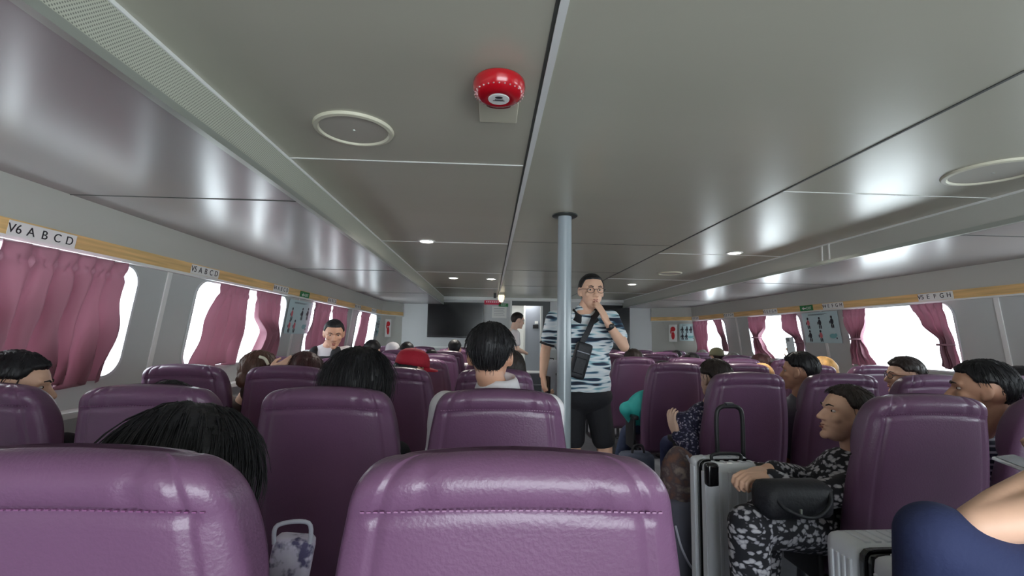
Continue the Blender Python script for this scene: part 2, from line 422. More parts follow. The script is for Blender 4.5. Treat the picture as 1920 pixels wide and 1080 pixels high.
# unseen rear wall behind the viewpoint, added to cut aft daylight; wide opening left
bm = bmesh.new(); add_box(bm, (-2.4, Y0 - 0.06, 0), (-0.6, Y0, ZC_ + 0.05)); add_box(bm, (2.4, Y0 - 0.06, 0), (4.3, Y0, ZC_ + 0.05)); add_box(bm, (-0.6, Y0 - 0.06, 1.95), (2.4, Y0, ZC_ + 0.05))
struct(obj('wall_rear', bm, M_WALL))
L_ = bpy.data.lights.new('lobby_fill_light', 'AREA'); L_.energy = 2.8; L_.size = 0.5; lo_ = bpy.data.objects.new('lobby_fill_light', L_); COL.objects.link(lo_); lo_.location = (0.75, 10.2, 2.06)  # fill light added to brighten the lobby behind the doorway
bm = bmesh.new(); add_box(bm, (0.5, 9.95, 2.07), (1.0, 10.45, 2.095)); tag(obj('added_lobby_panel', bm, mat('lobby_fill_glow', rgb(255, 250, 240), 0.5, emit=((1, 0.97, 0.92), 1.5))), 'added square glow panel brightening the lobby beyond the doorway', 'lamp')  # glowing panel invented as a fixture for the lobby fill
# steps up to the door
bm = bmesh.new()
for i, (y, h) in enumerate(((9.32, 0.56), (9.05, 0.37), (8.78, 0.19))):
    add_box(bm, (DX0 - 0.1, y, 0), (DX1 + 0.15, y + 0.27, h), 0.006)
tag(obj('steps', bm, M_FLOOR), 'grey steps leading up to the open doorway in the front wall', 'steps')
bm = bmesh.new(); add_box(bm, (0.93, Y1 + 0.60, 1.46), (1.05, Y1 + 0.618, 1.54)); tag(obj('notice_plate', bm, M_INK), 'small black notice plate on the grey door beyond the doorway', 'sign')
bm = bmesh.new(); add_box(bm, (0.97, Y1 + 0.61, 1.56), (1.04, Y1 + 0.618, 1.62)); tag(obj('notice_paper', bm, M_PAPER), 'tiny white notice above the black plate beyond the doorway', 'sign')

# ================================================================== FIXTURES
def text_mesh(s, size, depth=0.0008, spacing=1.0):
    c = bpy.data.curves.new('t', 'FONT'); c.body = s; c.size = size; c.align_x = 'CENTER'; c.align_y = 'CENTER'; c.extrude = depth; c.space_character = spacing
    o = bpy.data.objects.new('t', c); COL.objects.link(o)
    dg = bpy.context.evaluated_depsgraph_get(); dg.update()
    me = bpy.data.meshes.new_from_object(o.evaluated_get(dg)); bpy.data.objects.remove(o); bpy.data.curves.remove(c)
    return me
def letters(s, size, m, parent, M, adv):
    items = s.split(' '); n = len(items); x0 = -adv * (n - 1) / 2
    for i, t in enumerate(items):
        me = text_mesh(t, size); me.transform(M @ Matrix.Translation((x0 + adv * i - (0.008 if len(t) > 1 else 0), 0, 0))); me.materials.clear(); me.materials.append(m)
        link(bpy.data.objects.new('letter' if len(t) == 1 else 'row_number', me), parent)
def text_obj(name, s, size, m, parent, M, spacing=1.0, bold=0):
    me = text_mesh(s, size, spacing=spacing); me.transform(M); me.materials.clear(); me.materials.append(m)
    return link(bpy.data.objects.new(name, me), parent)
def wall_frame(side, y, z, off):
    """matrix of a board lying on a side wall: x along the reading direction, y up, z into the cabin"""
    n = V((-side, 0, 0.13 * -1)).normalized() if False else V((-side, 0, 0)).normalized()
    up = V((side * -0.13 * -1 * -1, 0, 1)).normalized() if False else V((-side * 0.13, 0, 1)).normalized()
    x = V((0, -side, 0)); n = x.cross(up).normalized()
    p = V((xwall(side, z), y, z)) + n * off
    M = Matrix((x, up, n)).transposed().to_4x4(); M.translation = p
    return M
def plate(name, w, h, t, m, M, label, cat, group=None, bev=0.002):
    o = empty(name, M.translation, 0, label, cat, group)
    bm = bmesh.new(); add_box(bm, (-w / 2, -h / 2, 0), (w / 2, h / 2, t), bev, M)
    bm.transform(Matrix.Translation(-M.translation)); obj('board', bm, m, o)
    L = Matrix.Translation(-M.translation) @ M @ Matrix.Translation((0, 0, t + 0.0006))
    return o, L
ROWW = {'V6': 'nearest', 'V5': 'second', 'V4': 'third', 'V3': 'fourth', 'V2': 'fifth', 'V1': 'sixth'}
for t, px in (('V6', 97), ('V5', 391), ('V4', 530), ('V3', 624), ('V2', 672), ('V1', 702)):
    y = 1816 / (918 - px); M = wall_frame(-1, y, 1.692, 0.023)
    if t == 'V6': M = wall_frame(-1, 2.215, 1.688, 0.023)
    o, L = plate('seat_row_sign', 0.33, 0.068 if t == 'V6' else 0.062, 0.003, M_PAPER, M, 'white %s A B C D seat row sign on the left wood trim' % t, 'sign', 'seat row signs')
    letters(t + ' A B C D', 0.056, M_INK, o, L, 0.064)
for t, px in (('V5', 1803), ('V4', 1591), ('V3', 1464), ('V2', 1381), ('V1', 1314)):
    y = 3517 / (px - 918); M = wall_frame(1, y, 1.688, 0.023)
    o, L = plate('seat_row_sign', 0.33, 0.066, 0.003, M_PAPER, M, 'white %s E F G H seat row sign on the right wood trim' % t, 'sign', 'seat row signs')
    letters(t + ' E F G H', 0.056, M_INK, o, L, 0.064)
def exit_sign(M, label, w=0.26):
    o, L = plate('exit_sign', w, 0.075, 0.003, M_GREEN, M, label, 'sign')
    text_obj('lettering', 'EXIT', 0.045, M_PAPER, o, L @ Matrix.Translation((w * 0.2, 0, 0)))
    bm = bmesh.new(); add_box(bm, (-w * 0.2, -0.006, 0), (-w * 0.02, 0.006, 0.001), 0, L)
    b2 = bmesh.new(); vs = [b2.verts.new(p) for p in ((-w * 0.33, 0, 0.001), (-w * 0.18, 0.022, 0.001), (-w * 0.18, -0.022, 0.001))]; b2.faces.new(vs); merge(bm, b2, L)
    obj('arrow', bm, M_PAPER, o)
exit_sign(wall_frame(-1, 5.27, 1.685, 0.023), 'green exit sign on the left wood trim above the safety poster')
exit_sign(wall_frame(1, 5.68, 1.685, 0.023), 'green exit sign on the right wood trim above the safety poster', 0.24)

# safety posters with little life-jacket figures
M_PR = mat('print_red', rgb(206, 108, 118), 0.6); M_PD = mat('print_dark', rgb(45, 48, 58), 0.6); M_PG = mat('print_teal', rgb(120, 178, 180), 0.6)
def disc(bm, x, y, r, L, z=0.0005, n=12, sy=1):
    b2 = bmesh.new(); b2.faces.new([b2.verts.new((x + r * math.cos(2 * PI * k / n), y + sy * r * math.sin(2 * PI * k / n), z)) for k in range(n)]); merge(bm, b2, L)
def poster(M, w, h, spots, label, mbase=None):
    o, L = plate('safety_poster', w, h, 0.003, mbase or M_POSTER, M, label, 'poster')
    br = bmesh.new(); bd = bmesh.new(); bg = bmesh.new()
    for i, (x, y, kind) in enumerate(spots):
        x *= w; y *= h; s = h * 0.17
        if kind == 'r' or kind == 'd':
            disc(bd, x, y + s * 1.05, s * 0.26, L, 0.0008)
            disc(br if kind == 'r' else bd, x, y + s * 0.25, s * 0.42, L, 0.0006, sy=1.35)
            disc(bd, x - s * 0.2, y - s * 0.62, s * 0.17, L, 0.0004, sy=2.4); disc(bd, x + s * 0.22, y - s * 0.62, s * 0.17, L, 0.0004, sy=2.4)
            disc(bd, x - s * 0.55, y + s * 0.1, s * 0.13, L, 0.0004, sy=2.4)
        else:
            disc(bg, x, y, s * 0.9, L, 0.0004, sy=0.5); disc(bg, x + s * 0.8, y + s * 0.2, s * 0.3, L, 0.0006); disc(bd, x + s * 0.9, y - s * 0.4, s * 0.16, L, 0.0008)
    for k in range(4): add_box(bd, (-w * 0.3, h * 0.44 - 0.004 * k - 0.002, 0), (w * 0.25 - 0.03 * k, h * 0.44 - 0.004 * k, 0.0006), 0, L)
    obj('printed_figures', br, M_PR, o); obj('printed_lines', bd, M_PD, o)
    if bg.verts: obj('printed_waves', bg, M_PG, o)
    else: bg.free()
S6 = [(-0.33, 0.12, 'r'), (0.0, 0.12, 'd'), (0.33, 0.14, 'd'), (-0.32, -0.3, 'd'), (-0.02, -0.3, 'r'), (0.3, -0.28, 'g')]
poster(wall_frame(-1, 5.27, 1.44, 0.012), 0.64, 0.36, [(-0.33, 0.05, 'r'), (0.08, 0.08, 'd'), (0.32, 0.1, 'd'), (-0.35, -0.3, 'r'), (-0.15, -0.3, 'r'), (0.25, -0.28, 'g')], 'pale blue safety poster of life jacket steps on the left wall')
poster(wall_frame(1, 5.50, 1.445, 0.012), 0.62, 0.37, S6, 'pale blue safety poster of life jacket steps on the right wall')
def chamfer_frame(side, px, z, off=0.015):
    a = V((xwall(side, 1.4), YB, 0)); b = V((XFL if side < 0 else XFR, Y1, 0)); k = (P(px, 600, 1.0).x)
    # intersect x = k*y with segment a-b
    t = (k * a.y - a.x) / ((b.x - a.x) - k * (b.y - a.y)); p = a.lerp(b, t); d = (b - a).normalized() if side < 0 else (a - b).normalized()
    n = d.cross(V((0, 0, 1))).normalized(); M = Matrix((d, V((0, 0, 1)), n)).transposed().to_4x4(); M.translation = V((p.x, p.y, z)) + n * off
    return M
poster(chamfer_frame(1, 1287, 1.42), 0.27, 0.33, [(-0.28, 0.12, 'd'), (0.05, 0.12, 'd'), (0.33, 0.12, 'd'), (-0.28, -0.28, 'd'), (0.0, -0.28, 'd'), (0.28, -0.28, 'g')], 'small pale safety poster near the front right corner')
poster(wall_frame(-1, 8.93, 1.42, 0.012), 0.22, 0.36, [(-0.2, 0.1, 'd'), (0.2, 0.1, 'd'), (-0.2, -0.28, 'd'), (0.2, -0.28, 'g')], 'small pale safety poster near the front left corner')
def ext_sign(M, label):
    o, L = plate('fire_extinguisher_sign', 0.16, 0.34, 0.003, M_PAPER, M, label, 'sign')
    bm = bmesh.new(); disc(bm, 0, -0.05, 0.035, L, sy=2.2); disc(bm, 0.0, 0.08, 0.05, L, sy=1.0); disc(bm, -0.04, 0.03, 0.015, L, sy=3); obj('printed_extinguisher', bm, mat('sign_pure_red', rgb(205, 35, 45), 0.5), o)
ext_sign(chamfer_frame(1, 1262, 1.40), 'white sign with a red extinguisher picture, front right corner')
ext_sign(chamfer_frame(-1, 727, 1.40), 'white sign with a red extinguisher picture, front left corner')

# televisions on the front wall
def tv(px0, px1, py0, py1, label):
    Y = Y1 - 0.06; a = P(px0, py1, Y); b = P(px1, py0, Y); 
    o = empty('television', ((a.x + b.x) / 2, Y1, a.z), 0, label, 'television', 'front wall televisions')
    w, h = b.x - a.x, b.z - a.z
    bm = bmesh.new(); add_box(bm, (-w / 2, -0.055, 0), (w / 2, -0.004, h), 0.008); obj('bezel', bm, M_BLACKGLOSS, o)
    bm = bmesh.new(); add_box(bm, (-w / 2 + 0.02, -0.058, 0.03), (w / 2 - 0.02, -0.054, h - 0.02)); obj('screen', bm, M_TV, o)
tv(800, 907, 568, 632, 'wide black television on the front wall, left of the doorway')
tv(1096, 1181, 573, 657, 'black television on the front wall, partly behind the standing man')
def front_plate(name, px0, px1, py0, py1, m, label, cat, text=None, tm=None, size=0.05):
    a = P(px0, py1, Y1 - 0.01); b = P(px1, py0, Y1 - 0.01)
    M = Matrix((V((1, 0, 0)), V((0, 0, 1)), V((0, -1, 0)))).transposed().to_4x4(); M.translation = V(((a.x + b.x) / 2, Y1 - 0.001, (a.z + b.z) / 2))
    o, L = plate(name, b.x - a.x, b.z - a.z, 0.006, m, M, label, cat)
    return o, L, b.x - a.x, b.z - a.z
o, L, w, h = front_plate('warning_sign', 908, 940, 558, 571, M_REDSIGN, 'pink red notice strip on the front wall beside the television', 'sign')
bm = bmesh.new()
for r in range(2):
    for k in range(7): add_box(bm, (-w * 0.4 + k * w * 0.115, (0.12 - r * 0.32) * h, 0), (-w * 0.4 + k * w * 0.115 + w * 0.08, (0.28 - r * 0.32) * h, 0.001), 0, L)
obj('lettering', bm, M_PAPER, o)
o, L, w, h = front_plate('exit_sign', 935, 953, 569, 575, M_GREEN, 'small green exit sign above the paper notice by the doorway', 'sign')
text_obj('lettering', 'EXIT', 0.05, M_PAPER, o, L)
o, L, w, h = front_plate('paper_notice', 922, 950, 575, 596, M_PAPER, 'white paper notice taped to the front wall by the doorway', 'notice')
bm = bmesh.new()
for k in range(5): add_box(bm, (-w * 0.36, h * (0.3 - k * 0.14), 0), (w * (0.36 - 0.08 * (k % 2)), h * (0.33 - k * 0.14), 0.0006), 0, L)
obj('printed_lines', bm, mat('print_grey', rgb(150, 150, 155), 0.6), o)

# ceiling discs
def cdisc(px, py, r, label):
    p = P(px, py, 1); d = p - EYE; t = (ZC_ - EYE.z) / d.z; c = EYE + d * t
    o = empty('ceiling_disc', (c.x, c.y, ZC_), 0, label, 'ceiling disc', 'round ceiling discs')
    bm = bmesh.new(); add_lathe(bm, [(r * 0.84, -0.001), (r * 0.85, -0.008), (r * 0.88, -0.012), (r * 0.97, -0.010), (r, -0.003), (r, 0.0)], 64); obj('rim', bm, M_CREAM, o, angle=40)
    bm = bmesh.new(); add_lathe(bm, [(0.0005, -0.0055), (r * 0.4, -0.0055), (r * 0.843, -0.004), (r * 0.843, 0)], 64); obj('cover', bm, M_DISC, o, angle=40)
    bm = bmesh.new(); add_lathe(bm, [(0.001, -0.009), (0.006, -0.008), (0.007, -0.0045)], 12); obj('screw', bm, M_METAL, o)
cdisc(664, 242, 0.152, 'cream rimmed round disc on the ceiling left of the red bell')
cdisc(1862, 322, 0.185, 'round disc on the ceiling at the right edge of view')
cdisc(1256, 512, 0.14, 'small far round disc on the right part of the ceiling')
# downlights
def downlight(px, py, label, pw=26):
    p = P(px, py, 1); d = p - EYE; c = EYE + d * ((ZC_ - EYE.z) / d.z)
    o = empty('downlight', (c.x, c.y, ZC_), 0, label, 'downlight', 'recessed ceiling downlights')
    bm = bmesh.new(); add_lathe(bm, [(0.052, -0.002), (0.055, -0.007), (0.07, -0.006), (0.073, 0)], 40); obj('ring', bm, M_WHITE, o, angle=40)
    bm = bmesh.new(); add_lathe(bm, [(0.0005, -0.004), (0.052, -0.004), (0.052, 0)], 32); obj('lens', bm, M_LAMP, o)
    L = bpy.data.lights.new('downlight_beam', 'SPOT'); L.energy = pw; L.spot_size = 2.4; L.spot_blend = 0.8; L.shadow_soft_size = 0.05; L.color = (1, 0.96, 0.88)
    lo = bpy.data.objects.new('downlight_beam', L); COL.objects.link(lo); lo.parent = o; lo.location = (0, 0, -0.02)
downlight(800, 452, 'nearest left glowing downlight in the ceiling')
downlight(850, 521, 'second left glowing downlight, farther along the ceiling')
downlight(1377, 474, 'nearest right glowing downlight in the ceiling')
downlight(1185, 533, 'second right glowing downlight beside the standing man\'s head')
downlight(921, 523, 'small faint downlight just left of the ceiling seam', 3)
# red alarm bell
bx, by = 0.012, 1.375
o = empty('alarm_bell', (bx, by, ZC_), 0, 'glossy red alarm bell with a white centre label on the ceiling', 'alarm bell')
bm = bmesh.new(); add_box(bm, (-0.066, 0.03, -0.012), (0.070, 0.30, -0.0005), 0.004); obj('base_plate', bm, M_CREAM, o)
bm = bmesh.new(); add_lathe(bm, [(0.03, -0.002), (0.045, -0.012), (0.05, -0.022)], 40); obj('bracket', bm, M_BLACKGLOSS, o, smooth=True)
bm = bmesh.new(); add_lathe(bm, [(0.074, -0.020), (0.079, -0.026), (0.081, -0.040), (0.078, -0.056), (0.070, -0.068), (0.058, -0.076), (0.044, -0.079), (0.034, -0.0785), (0.028, -0.075), (0.0005, -0.074)], 64); obj('gong', bm, M_RED, o, smooth=True)
bm = bmesh.new()
for k in range(28):
    a = 2 * PI * k / 28; ell(bm, (0.0735 * math.cos(a), 0.0735 * math.sin(a), -0.0655), (0.0028, 0.0028, 0.0028), sub=1)
obj('rim_studs', bm, mat('bright_dots', rgb(240, 200, 200), 0.2, metal=0.6), o)
bm = bmesh.new(); add_lathe(bm, [(0.0005, -0.0800), (0.032, -0.0795), (0.033, -0.076)], 32); obj('centre_label', bm, M_PAPER, o)
bm = bmesh.new(); add_box(bm, (-0.018, 0.004, -0.0808), (0.018, 0.007, -0.0800)); add_box(bm, (-0.012, -0.002, -0.0808), (0.014, 0.001, -0.0800)); disc(bm, 0, -0.014, 0.012, Matrix.Identity(4), -0.0806, sy=0.6)
obj('label_print', bm, M_INK, o)
bm = bmesh.new(); b2 = bmesh.new(); b2.faces.new([b2.verts.new((0.002 + 0.042 * math.cos(a), 0.170 - 0.022 * math.sin(a) * -1, -0.0125)) for a in [PI * k / 16 for k in range(17)]]); merge(bm, b2)
add_box(bm, (-0.01, 0.13, -0.016), (-0.007, 0.17, -0.0125)); add_box(bm, (0.008, 0.13, -0.016), (0.011, 0.17, -0.0125)); obj('red_half_disc', bm, mat('dark_red', rgb(120, 14, 24), 0.3), o)  # dark red half-disc and two thin bars on the base plate
# cage lamp hanging at the far end of the ceiling seam
p = P(940, 553, 8.6)
o = empty('caged_lamp', (p.x, p.y, ZC_), 0, 'small cream caged lamp hanging near the doorway', 'lamp')
bm = bmesh.new(); add_lathe(bm, [(0.0005, -0.17), (0.03, -0.16), (0.055, -0.11), (0.06, -0.06), (0.05, -0.03)], 24); obj('globe', bm, mat('cream_globe', rgb(240, 225, 190), 0.3, emit=((1, 0.88, 0.65), 0.6)), o, smooth=True)
bm = bmesh.new()
for k in range(5):
    a = PI * k / 5; add_tube(bm, [V((r * math.cos(a), r * math.sin(a), z)) for r, z in ((-0.055, -0.03), (-0.066, -0.07), (-0.058, -0.12), (0, -0.18), (0.058, -0.12), (0.066, -0.07), (0.055, -0.03))], 0.003, 6)
add_lathe(bm, [(0.0005, -0.035), (0.06, -0.035), (0.06, 0), (0.0005, 0)], 24); obj('cage', bm, M_CREAM, o)
bm = bmesh.new(); add_box(bm, (-0.14, -0.03, -0.09), (-0.09, 0.03, -0.002), 0.004); tag(obj('camera_box', bm, M_PLASTIC), 'small black box on the ceiling beside the caged lamp', 'security camera'); bpy.context.view_layer.update(); bpy.data.objects['camera_box'].location = (p.x, p.y, ZC_)

# support pole
pp = P(1059, 400, 3.0); PX = pp.x
o = empty('support_pole', (PX, 3.0, 0), 0, 'light grey round support pole in the aisle in front of the standing man', 'pole')
bm = bmesh.new(); add_lathe(bm, [(0.045, 0.015), (0.045, ZC_ - 0.012)], 48); obj('tube', bm, M_POLE, o, angle=40)
bm = bmesh.new(); add_lathe(bm, [(0.0005, ZC_ - 0.001), (0.083, ZC_ - 0.001), (0.083, ZC_ - 0.008), (0.075, ZC_ - 0.014), (0.0455, ZC_ - 0.014)], 48, cap=False); obj('ceiling_flange', bm, mat('dark_flange', rgb(58, 62, 60), 0.35, metal=0.3), o, angle=40)
bm = bmesh.new(); add_lathe(bm, [(0.0455, 0.02), (0.09, 0.015), (0.09, 0.0005), (0.0005, 0.0005)], 48, cap=False); obj('floor_flange', bm, M_POLE, o, angle=40)

# ================================================================== CURTAINS
def curtain(side, prof, folds, amp, off, label, group=None, m=M_CURT, tie=None, name='curtain', seed=0):
    """prof: list of (z, y_start, y_end), top to bottom"""
    NU, NV = folds * 14, 44
    z_top, z_bot = prof[0][0], prof[-1][0]
    def at(z):
        for i in range(len(prof) - 1):
            a, b = prof[i], prof[i + 1]
            if a[0] >= z >= b[0]:
                t = (a[0] - z) / (a[0] - b[0]); t = t * t * (3 - 2 * t)
                return a[1] + (b[1] - a[1]) * t, a[2] + (b[2] - a[2]) * t
        return prof[-1][1], prof[-1][2]
    w0 = max(abs(p[2] - p[1]) for p in prof)
    bm = bmesh.new(); grid = [[], []]
    for j in range(NV + 1):
        v = j / NV; z = z_top + (z_bot - z_top) * v; ya, yb = at(z); w = abs(yb - ya)
        A = amp * (0.45 + 0.75 * min(1, v * 1.6)) * (1 + 0.6 * (1 - w / w0))
        rows = [[], []]
        for i in range(NU + 1):
            u = i / NU
            ph = 2 * PI * folds * (u + 0.018 * math.sin(7 * v + 5 * u + seed)) + seed
            s = math.sin(ph); f = math.copysign(abs(s) ** 0.7, s)
            dx = A * f * (0.75 + 0.9 * noise.noise(V((u * 5, v * 2.2, seed + 3.1)))) + 0.5 * A * noise.noise(V((u * 9, v * 3, seed)))
            pinch = 0.6 * A * math.exp(-((v - 0.11) / 0.035) ** 2) * (1 if s > 0 else -1)
            yy = ya + (yb - ya) * u + 0.3 * A * math.cos(ph) * (0.3 + v)
            zz = z + (0.012 * math.sin(ph * 0.5 + seed) + 0.008 * s) * (v ** 4)
            x = xwall(side, zz) - side * (off + dx - pinch)
            for q in range(2): rows[q].append(bm.verts.new((x - side * 0.003 * q, yy, zz)))
        grid[0].append(rows[0]); grid[1].append(rows[1])
    for q in range(2):
        for j in range(NV):
            for i in range(NU):
                a = (grid[q][j][i], grid[q][j][i + 1], grid[q][j + 1][i + 1], grid[q][j + 1][i]); bm.faces.new(a if q else a[::-1])
    for j in range(NV):
        for i in (0, NU): bm.faces.new((grid[0][j][i], grid[0][j + 1][i], grid[1][j + 1][i], grid[1][j][i]))
    for i in range(NU):
        for j in (0, NV): bm.faces.new((grid[0][j][i], grid[0][j][i + 1], grid[1][j][i + 1], grid[1][j][i]))
    c = empty(name, (xwall(side, z_top) - side * off, (prof[0][1] + prof[0][2]) / 2, z_top), 0, label, 'curtain', group)
    bm.transform(Matrix.Translation(-c.location))
    fo = obj('fabric', bm, m, c, smooth=True)
    if tie:
        ya, yb = at(tie); cy = (ya + yb) / 2; b3 = bmesh.new()
        pts = [V((xwall(side, tie) - side * (off + 0.5 * amp) + (amp * 2.2 + 0.01) * math.cos(a) * 0.9, cy + (abs(yb - ya) / 2 + 0.012) * math.sin(a), tie)) for a in [2 * PI * k / 20 for k in range(21)]]
        add_tube(b3, pts, 0.009, 8, False); b3.transform(Matrix.Translation(-c.location)); obj('tieback', b3, m, c, smooth=True)
    return c
ZT = 1.625
curtain(-1, [(ZT, 1.18, 1.93), (1.3, 1.16, 1.90), (1.02, 1.18, 1.97)], 5, 0.044, 0.075, 'mauve curtain at the far left edge of the nearest left window', seed=1)
curtain(-1, [(ZT, 1.99, 2.66), (1.35, 1.99, 2.64), (1.16, 1.97, 2.63), (0.985, 1.98, 2.62)], 6, 0.046, 0.075, 'wide drawn mauve curtain with pleats under the V6 sign', seed=2)
curtain(-1, [(ZT, 3.62, 4.05), (1.3, 3.54, 4.06), (1.01, 3.46, 4.06)], 4, 0.032, 0.055, 'pink curtain at the near end of the second left window', seed=4)
curtain(-1, [(ZT, 4.18, 4.66), (1.42, 4.22, 4.70), (1.25, 4.42, 4.73), (1.01, 4.30, 4.73)], 5, 0.030, 0.055, 'pink curtain at the far end of the second left window', seed=5)
curtain(-1, [(ZT, 5.56, 6.12), (1.3, 5.52, 6.10), (1.01, 5.50, 6.06)], 5, 0.030, 0.055, 'pink curtain of the third left window beside the poster', seed=6)
curtain(-1, [(ZT, 6.14, 6.80), (1.3, 6.25, 6.84), (1.01, 6.3, 6.84)], 5, 0.030, 0.055, 'pink curtain behind the turned man\'s head on the left', seed=7)
curtain(-1, [(ZT, 7.55, 8.10), (1.3, 7.52, 8.0), (1.01, 7.5, 7.95)], 4, 0.024, 0.045, 'small pink curtain at the farthest left window', seed=8)
curtain(1, [(ZT, 4.74, 5.06), (1.50, 4.76, 5.06), (1.30, 4.86, 4.97), (1.16, 4.82, 5.02), (1.03, 4.72, 5.05)], 5, 0.022, 0.05, 'mauve curtain tied at its middle, far end of nearest right window', tie=1.305, seed=9)
curtain(1, [(ZT, 3.90, 4.22), (1.45, 3.90, 4.12), (1.28, 3.88, 3.98), (1.12, 3.87, 3.98), (1.06, 3.87, 4.0)], 4, 0.022, 0.05, 'mauve curtain swept to the near end of the V5 right window', tie=1.26, seed=10)
curtain(1, [(ZT, 6.52, 7.02), (1.48, 6.58, 7.0), (1.32, 6.76, 6.88), (1.18, 6.66, 6.94), (1.04, 6.50, 6.98)], 5, 0.024, 0.05, 'mauve curtain tied at its middle, far end of second right window', tie=1.32, seed=11)
curtain(1, [(ZT, 5.86, 6.18), (1.45, 5.86, 6.20), (1.28, 5.85, 5.94), (1.08, 5.84, 5.94)], 4, 0.022, 0.05, 'mauve curtain swept back beside the right safety poster', tie=1.26, seed=12)
curtain(1, [(ZT, 8.30, 8.95), (1.4, 8.36, 8.92), (1.2, 8.45, 8.9), (1.04, 8.4, 8.94)], 5, 0.026, 0.05, 'mauve curtain of the farthest right window', seed=13)
curtain(1, [(ZT, 7.80, 8.10), (1.45, 7.80, 7.98), (1.28, 7.79, 7.86), (1.1, 7.79, 7.86)], 3, 0.02, 0.05, 'small dark curtain bundle at the near side of farthest right window', seed=14)
curtain(-1, [(ZT, -0.78, 0.74), (1.3, -0.76, 0.72), (0.99, -0.78, 0.74)], 9, 0.036, 0.065, 'unseen mauve curtain added over the rear left window to dim the soffit reflection', seed=15)  # out of view, added to block window glare on the left soffit

# ================================================================== SEATS
def backrest_mesh():
    """high leather backrest: local origin at the floor under the top edge, rear faces -Y"""
    H, Zb = 1.08, 0.34; NR, NS = 64, 112
    def hw(z):
        t = (z - Zb) / (H - Zb)
        w = 0.236 + 0.030 * math.sin(PI * min(1, t * 0.92)) - 0.042 * t ** 2
        return w
    rings = []; zs = []
    for i in range(NR + 1):
        t = i / NR; zs.append(Zb + (H - Zb) * (1 - (1 - t) ** 1.6))
    for z in zs:
        t = (z - Zb) / (H - Zb)
        zt = H - 0.08
        k = 0 if z < zt else (z - zt) / (H - zt)
        k = min(k, 0.995); sh = (1 - k ** 3.0) ** (1 / 3.0)
        wob = 0.062
        w = hw(z) - wob * (1 - sh)
        th = 0.062 - 0.012 * t
        kt = 0 if z < H - 0.045 else (z - (H - 0.045)) / 0.045
        kt = min(kt, 0.99); th *= (1 - kt ** 2.2) ** (1 / 2.2) * 0.93 + 0.07
        kb = 0 if z > Zb + 0.04 else (Zb + 0.04 - z) / 0.04
        th *= (1 - min(kb, 0.98) ** 2) ** 0.5 * 0.8 + 0.2
        ring = []
        for s in range(NS):
            a = 2 * PI * s / NS; c, sn = math.cos(a), math.sin(a)
            e = 0.42
            x = w * math.copysign(abs(c) ** e, c); y = th * math.copysign(abs(sn) ** 0.62, sn)
            u = x / max(w, 1e-4)
            cy = 0
            # rear (-Y) seams: horizontal stitched seam, two short verticals above it, gusset verticals
            if sn < 0:
                g = 0
                zc = H - 0.066 - 0.012 * (u * u)
                if abs(u) < 0.86: g += 0.006 * math.exp(-((z - zc) / 0.0055) ** 2)
                if z > zc:
                    for sx in (-0.112, 0.112): g += 0.007 * math.exp(-((x - sx) / 0.005) ** 2) * min(1, (z - zc) / 0.01)
                for sx in (-0.192, 0.192): g += 0.006 * math.exp(-((x - sx * (w / 0.245)) / 0.005) ** 2) * ease(Zb + 0.02, Zb + 0.1, z)
                puff = 0.010 * (1 - u * u) * math.sin(PI * min(1, t * 1.02)) + (0.006 * math.sin(PI * min(1, max(0, (z - zc) / (H - zc)))) if z > zc else 0)
                y += g - puff
            else:
                puff = 0.022 * math.sin(PI * min(1, max(0, (z - 0.86) / 0.2))) if z > 0.86 else 0.015 * (1 - u * u) * math.sin(PI * (t / 0.7))
                for sx in (-0.15, 0.15): puff -= 0.007 * math.exp(-((x - sx) / 0.006) ** 2)
                puff -= 0.007 * math.exp(-((z - 0.86) / 0.006) ** 2)
                y += puff
            zz = z + (0.012 * (1 - u * u) - 0.006) * ease(H - 0.16, H, z)
            y += 0.135 * (1 - t) - 0.01   # recline
            ring.append(V((x, y, zz)))
        rings.append(ring)
    bm = bmesh.new(); add_loft(bm, rings)
    bmesh.ops.recalc_face_normals(bm, faces=bm.faces)
    me = bpy.data.meshes.new('backrest'); bm.to_mesh(me); bm.free(); me.polygons.foreach_set('use_smooth', [True] * len(me.polygons)); me.materials.append(M_SEAT); return me
def simple_mesh(name, bm, m, angle=40):
    bmesh.ops.recalc_face_normals(bm, faces=bm.faces)
    me = bpy.data.meshes.new(name); bm.to_mesh(me); bm.free(); me.polygons.foreach_set('use_smooth', [True] * len(me.polygons))
    me.set_sharp_from_angle(angle=math.radians(angle)); me.materials.append(m); return me
SEAT_PARTS = [('backrest', backrest_mesh(), [])]
# piping along the gusset edges and stitched seam
bm = bmesh.new()
for i in range(45):
    x = -0.19 + 0.38 * i / 44; u = x / 0.235
    zc = 1.08 - 0.059 - 0.012 * u * u
    y = -0.052 * max(0, 1 - abs(u) ** 2.38) ** 0.26 + 0.135 * (1 - (zc - 0.34) / 0.74) - 0.01 - 0.010 * (1 - u * u) * 0.25 - 0.0030
    add_box(bm, (x - 0.0026, y - 0.0012, zc - 0.0010), (x + 0.0026, y + 0.0025, zc + 0.0010))
SEAT_PARTS.append(('piping', simple_mesh('piping', bm, M_SEATPIPE), []))
bm = bmesh.new(); add_box(bm, (-0.235, 0.11, 0.35), (0.235, 0.60, 0.46), 0.045); SEAT_PARTS.append(('seat_cushion', simple_mesh('seat_cushion', bm, M_SEAT, 60), []))
arm = bmesh.new(); add_box(arm, (-0.022, 0.12, 0.60), (0.022, 0.47, 0.635), 0.012); add_box(arm, (-0.012, 0.18, 0.35), (0.012, 0.40, 0.61), 0.006)
ame = simple_mesh('armrest', arm, M_PLASTIC)
bm = bmesh.new()
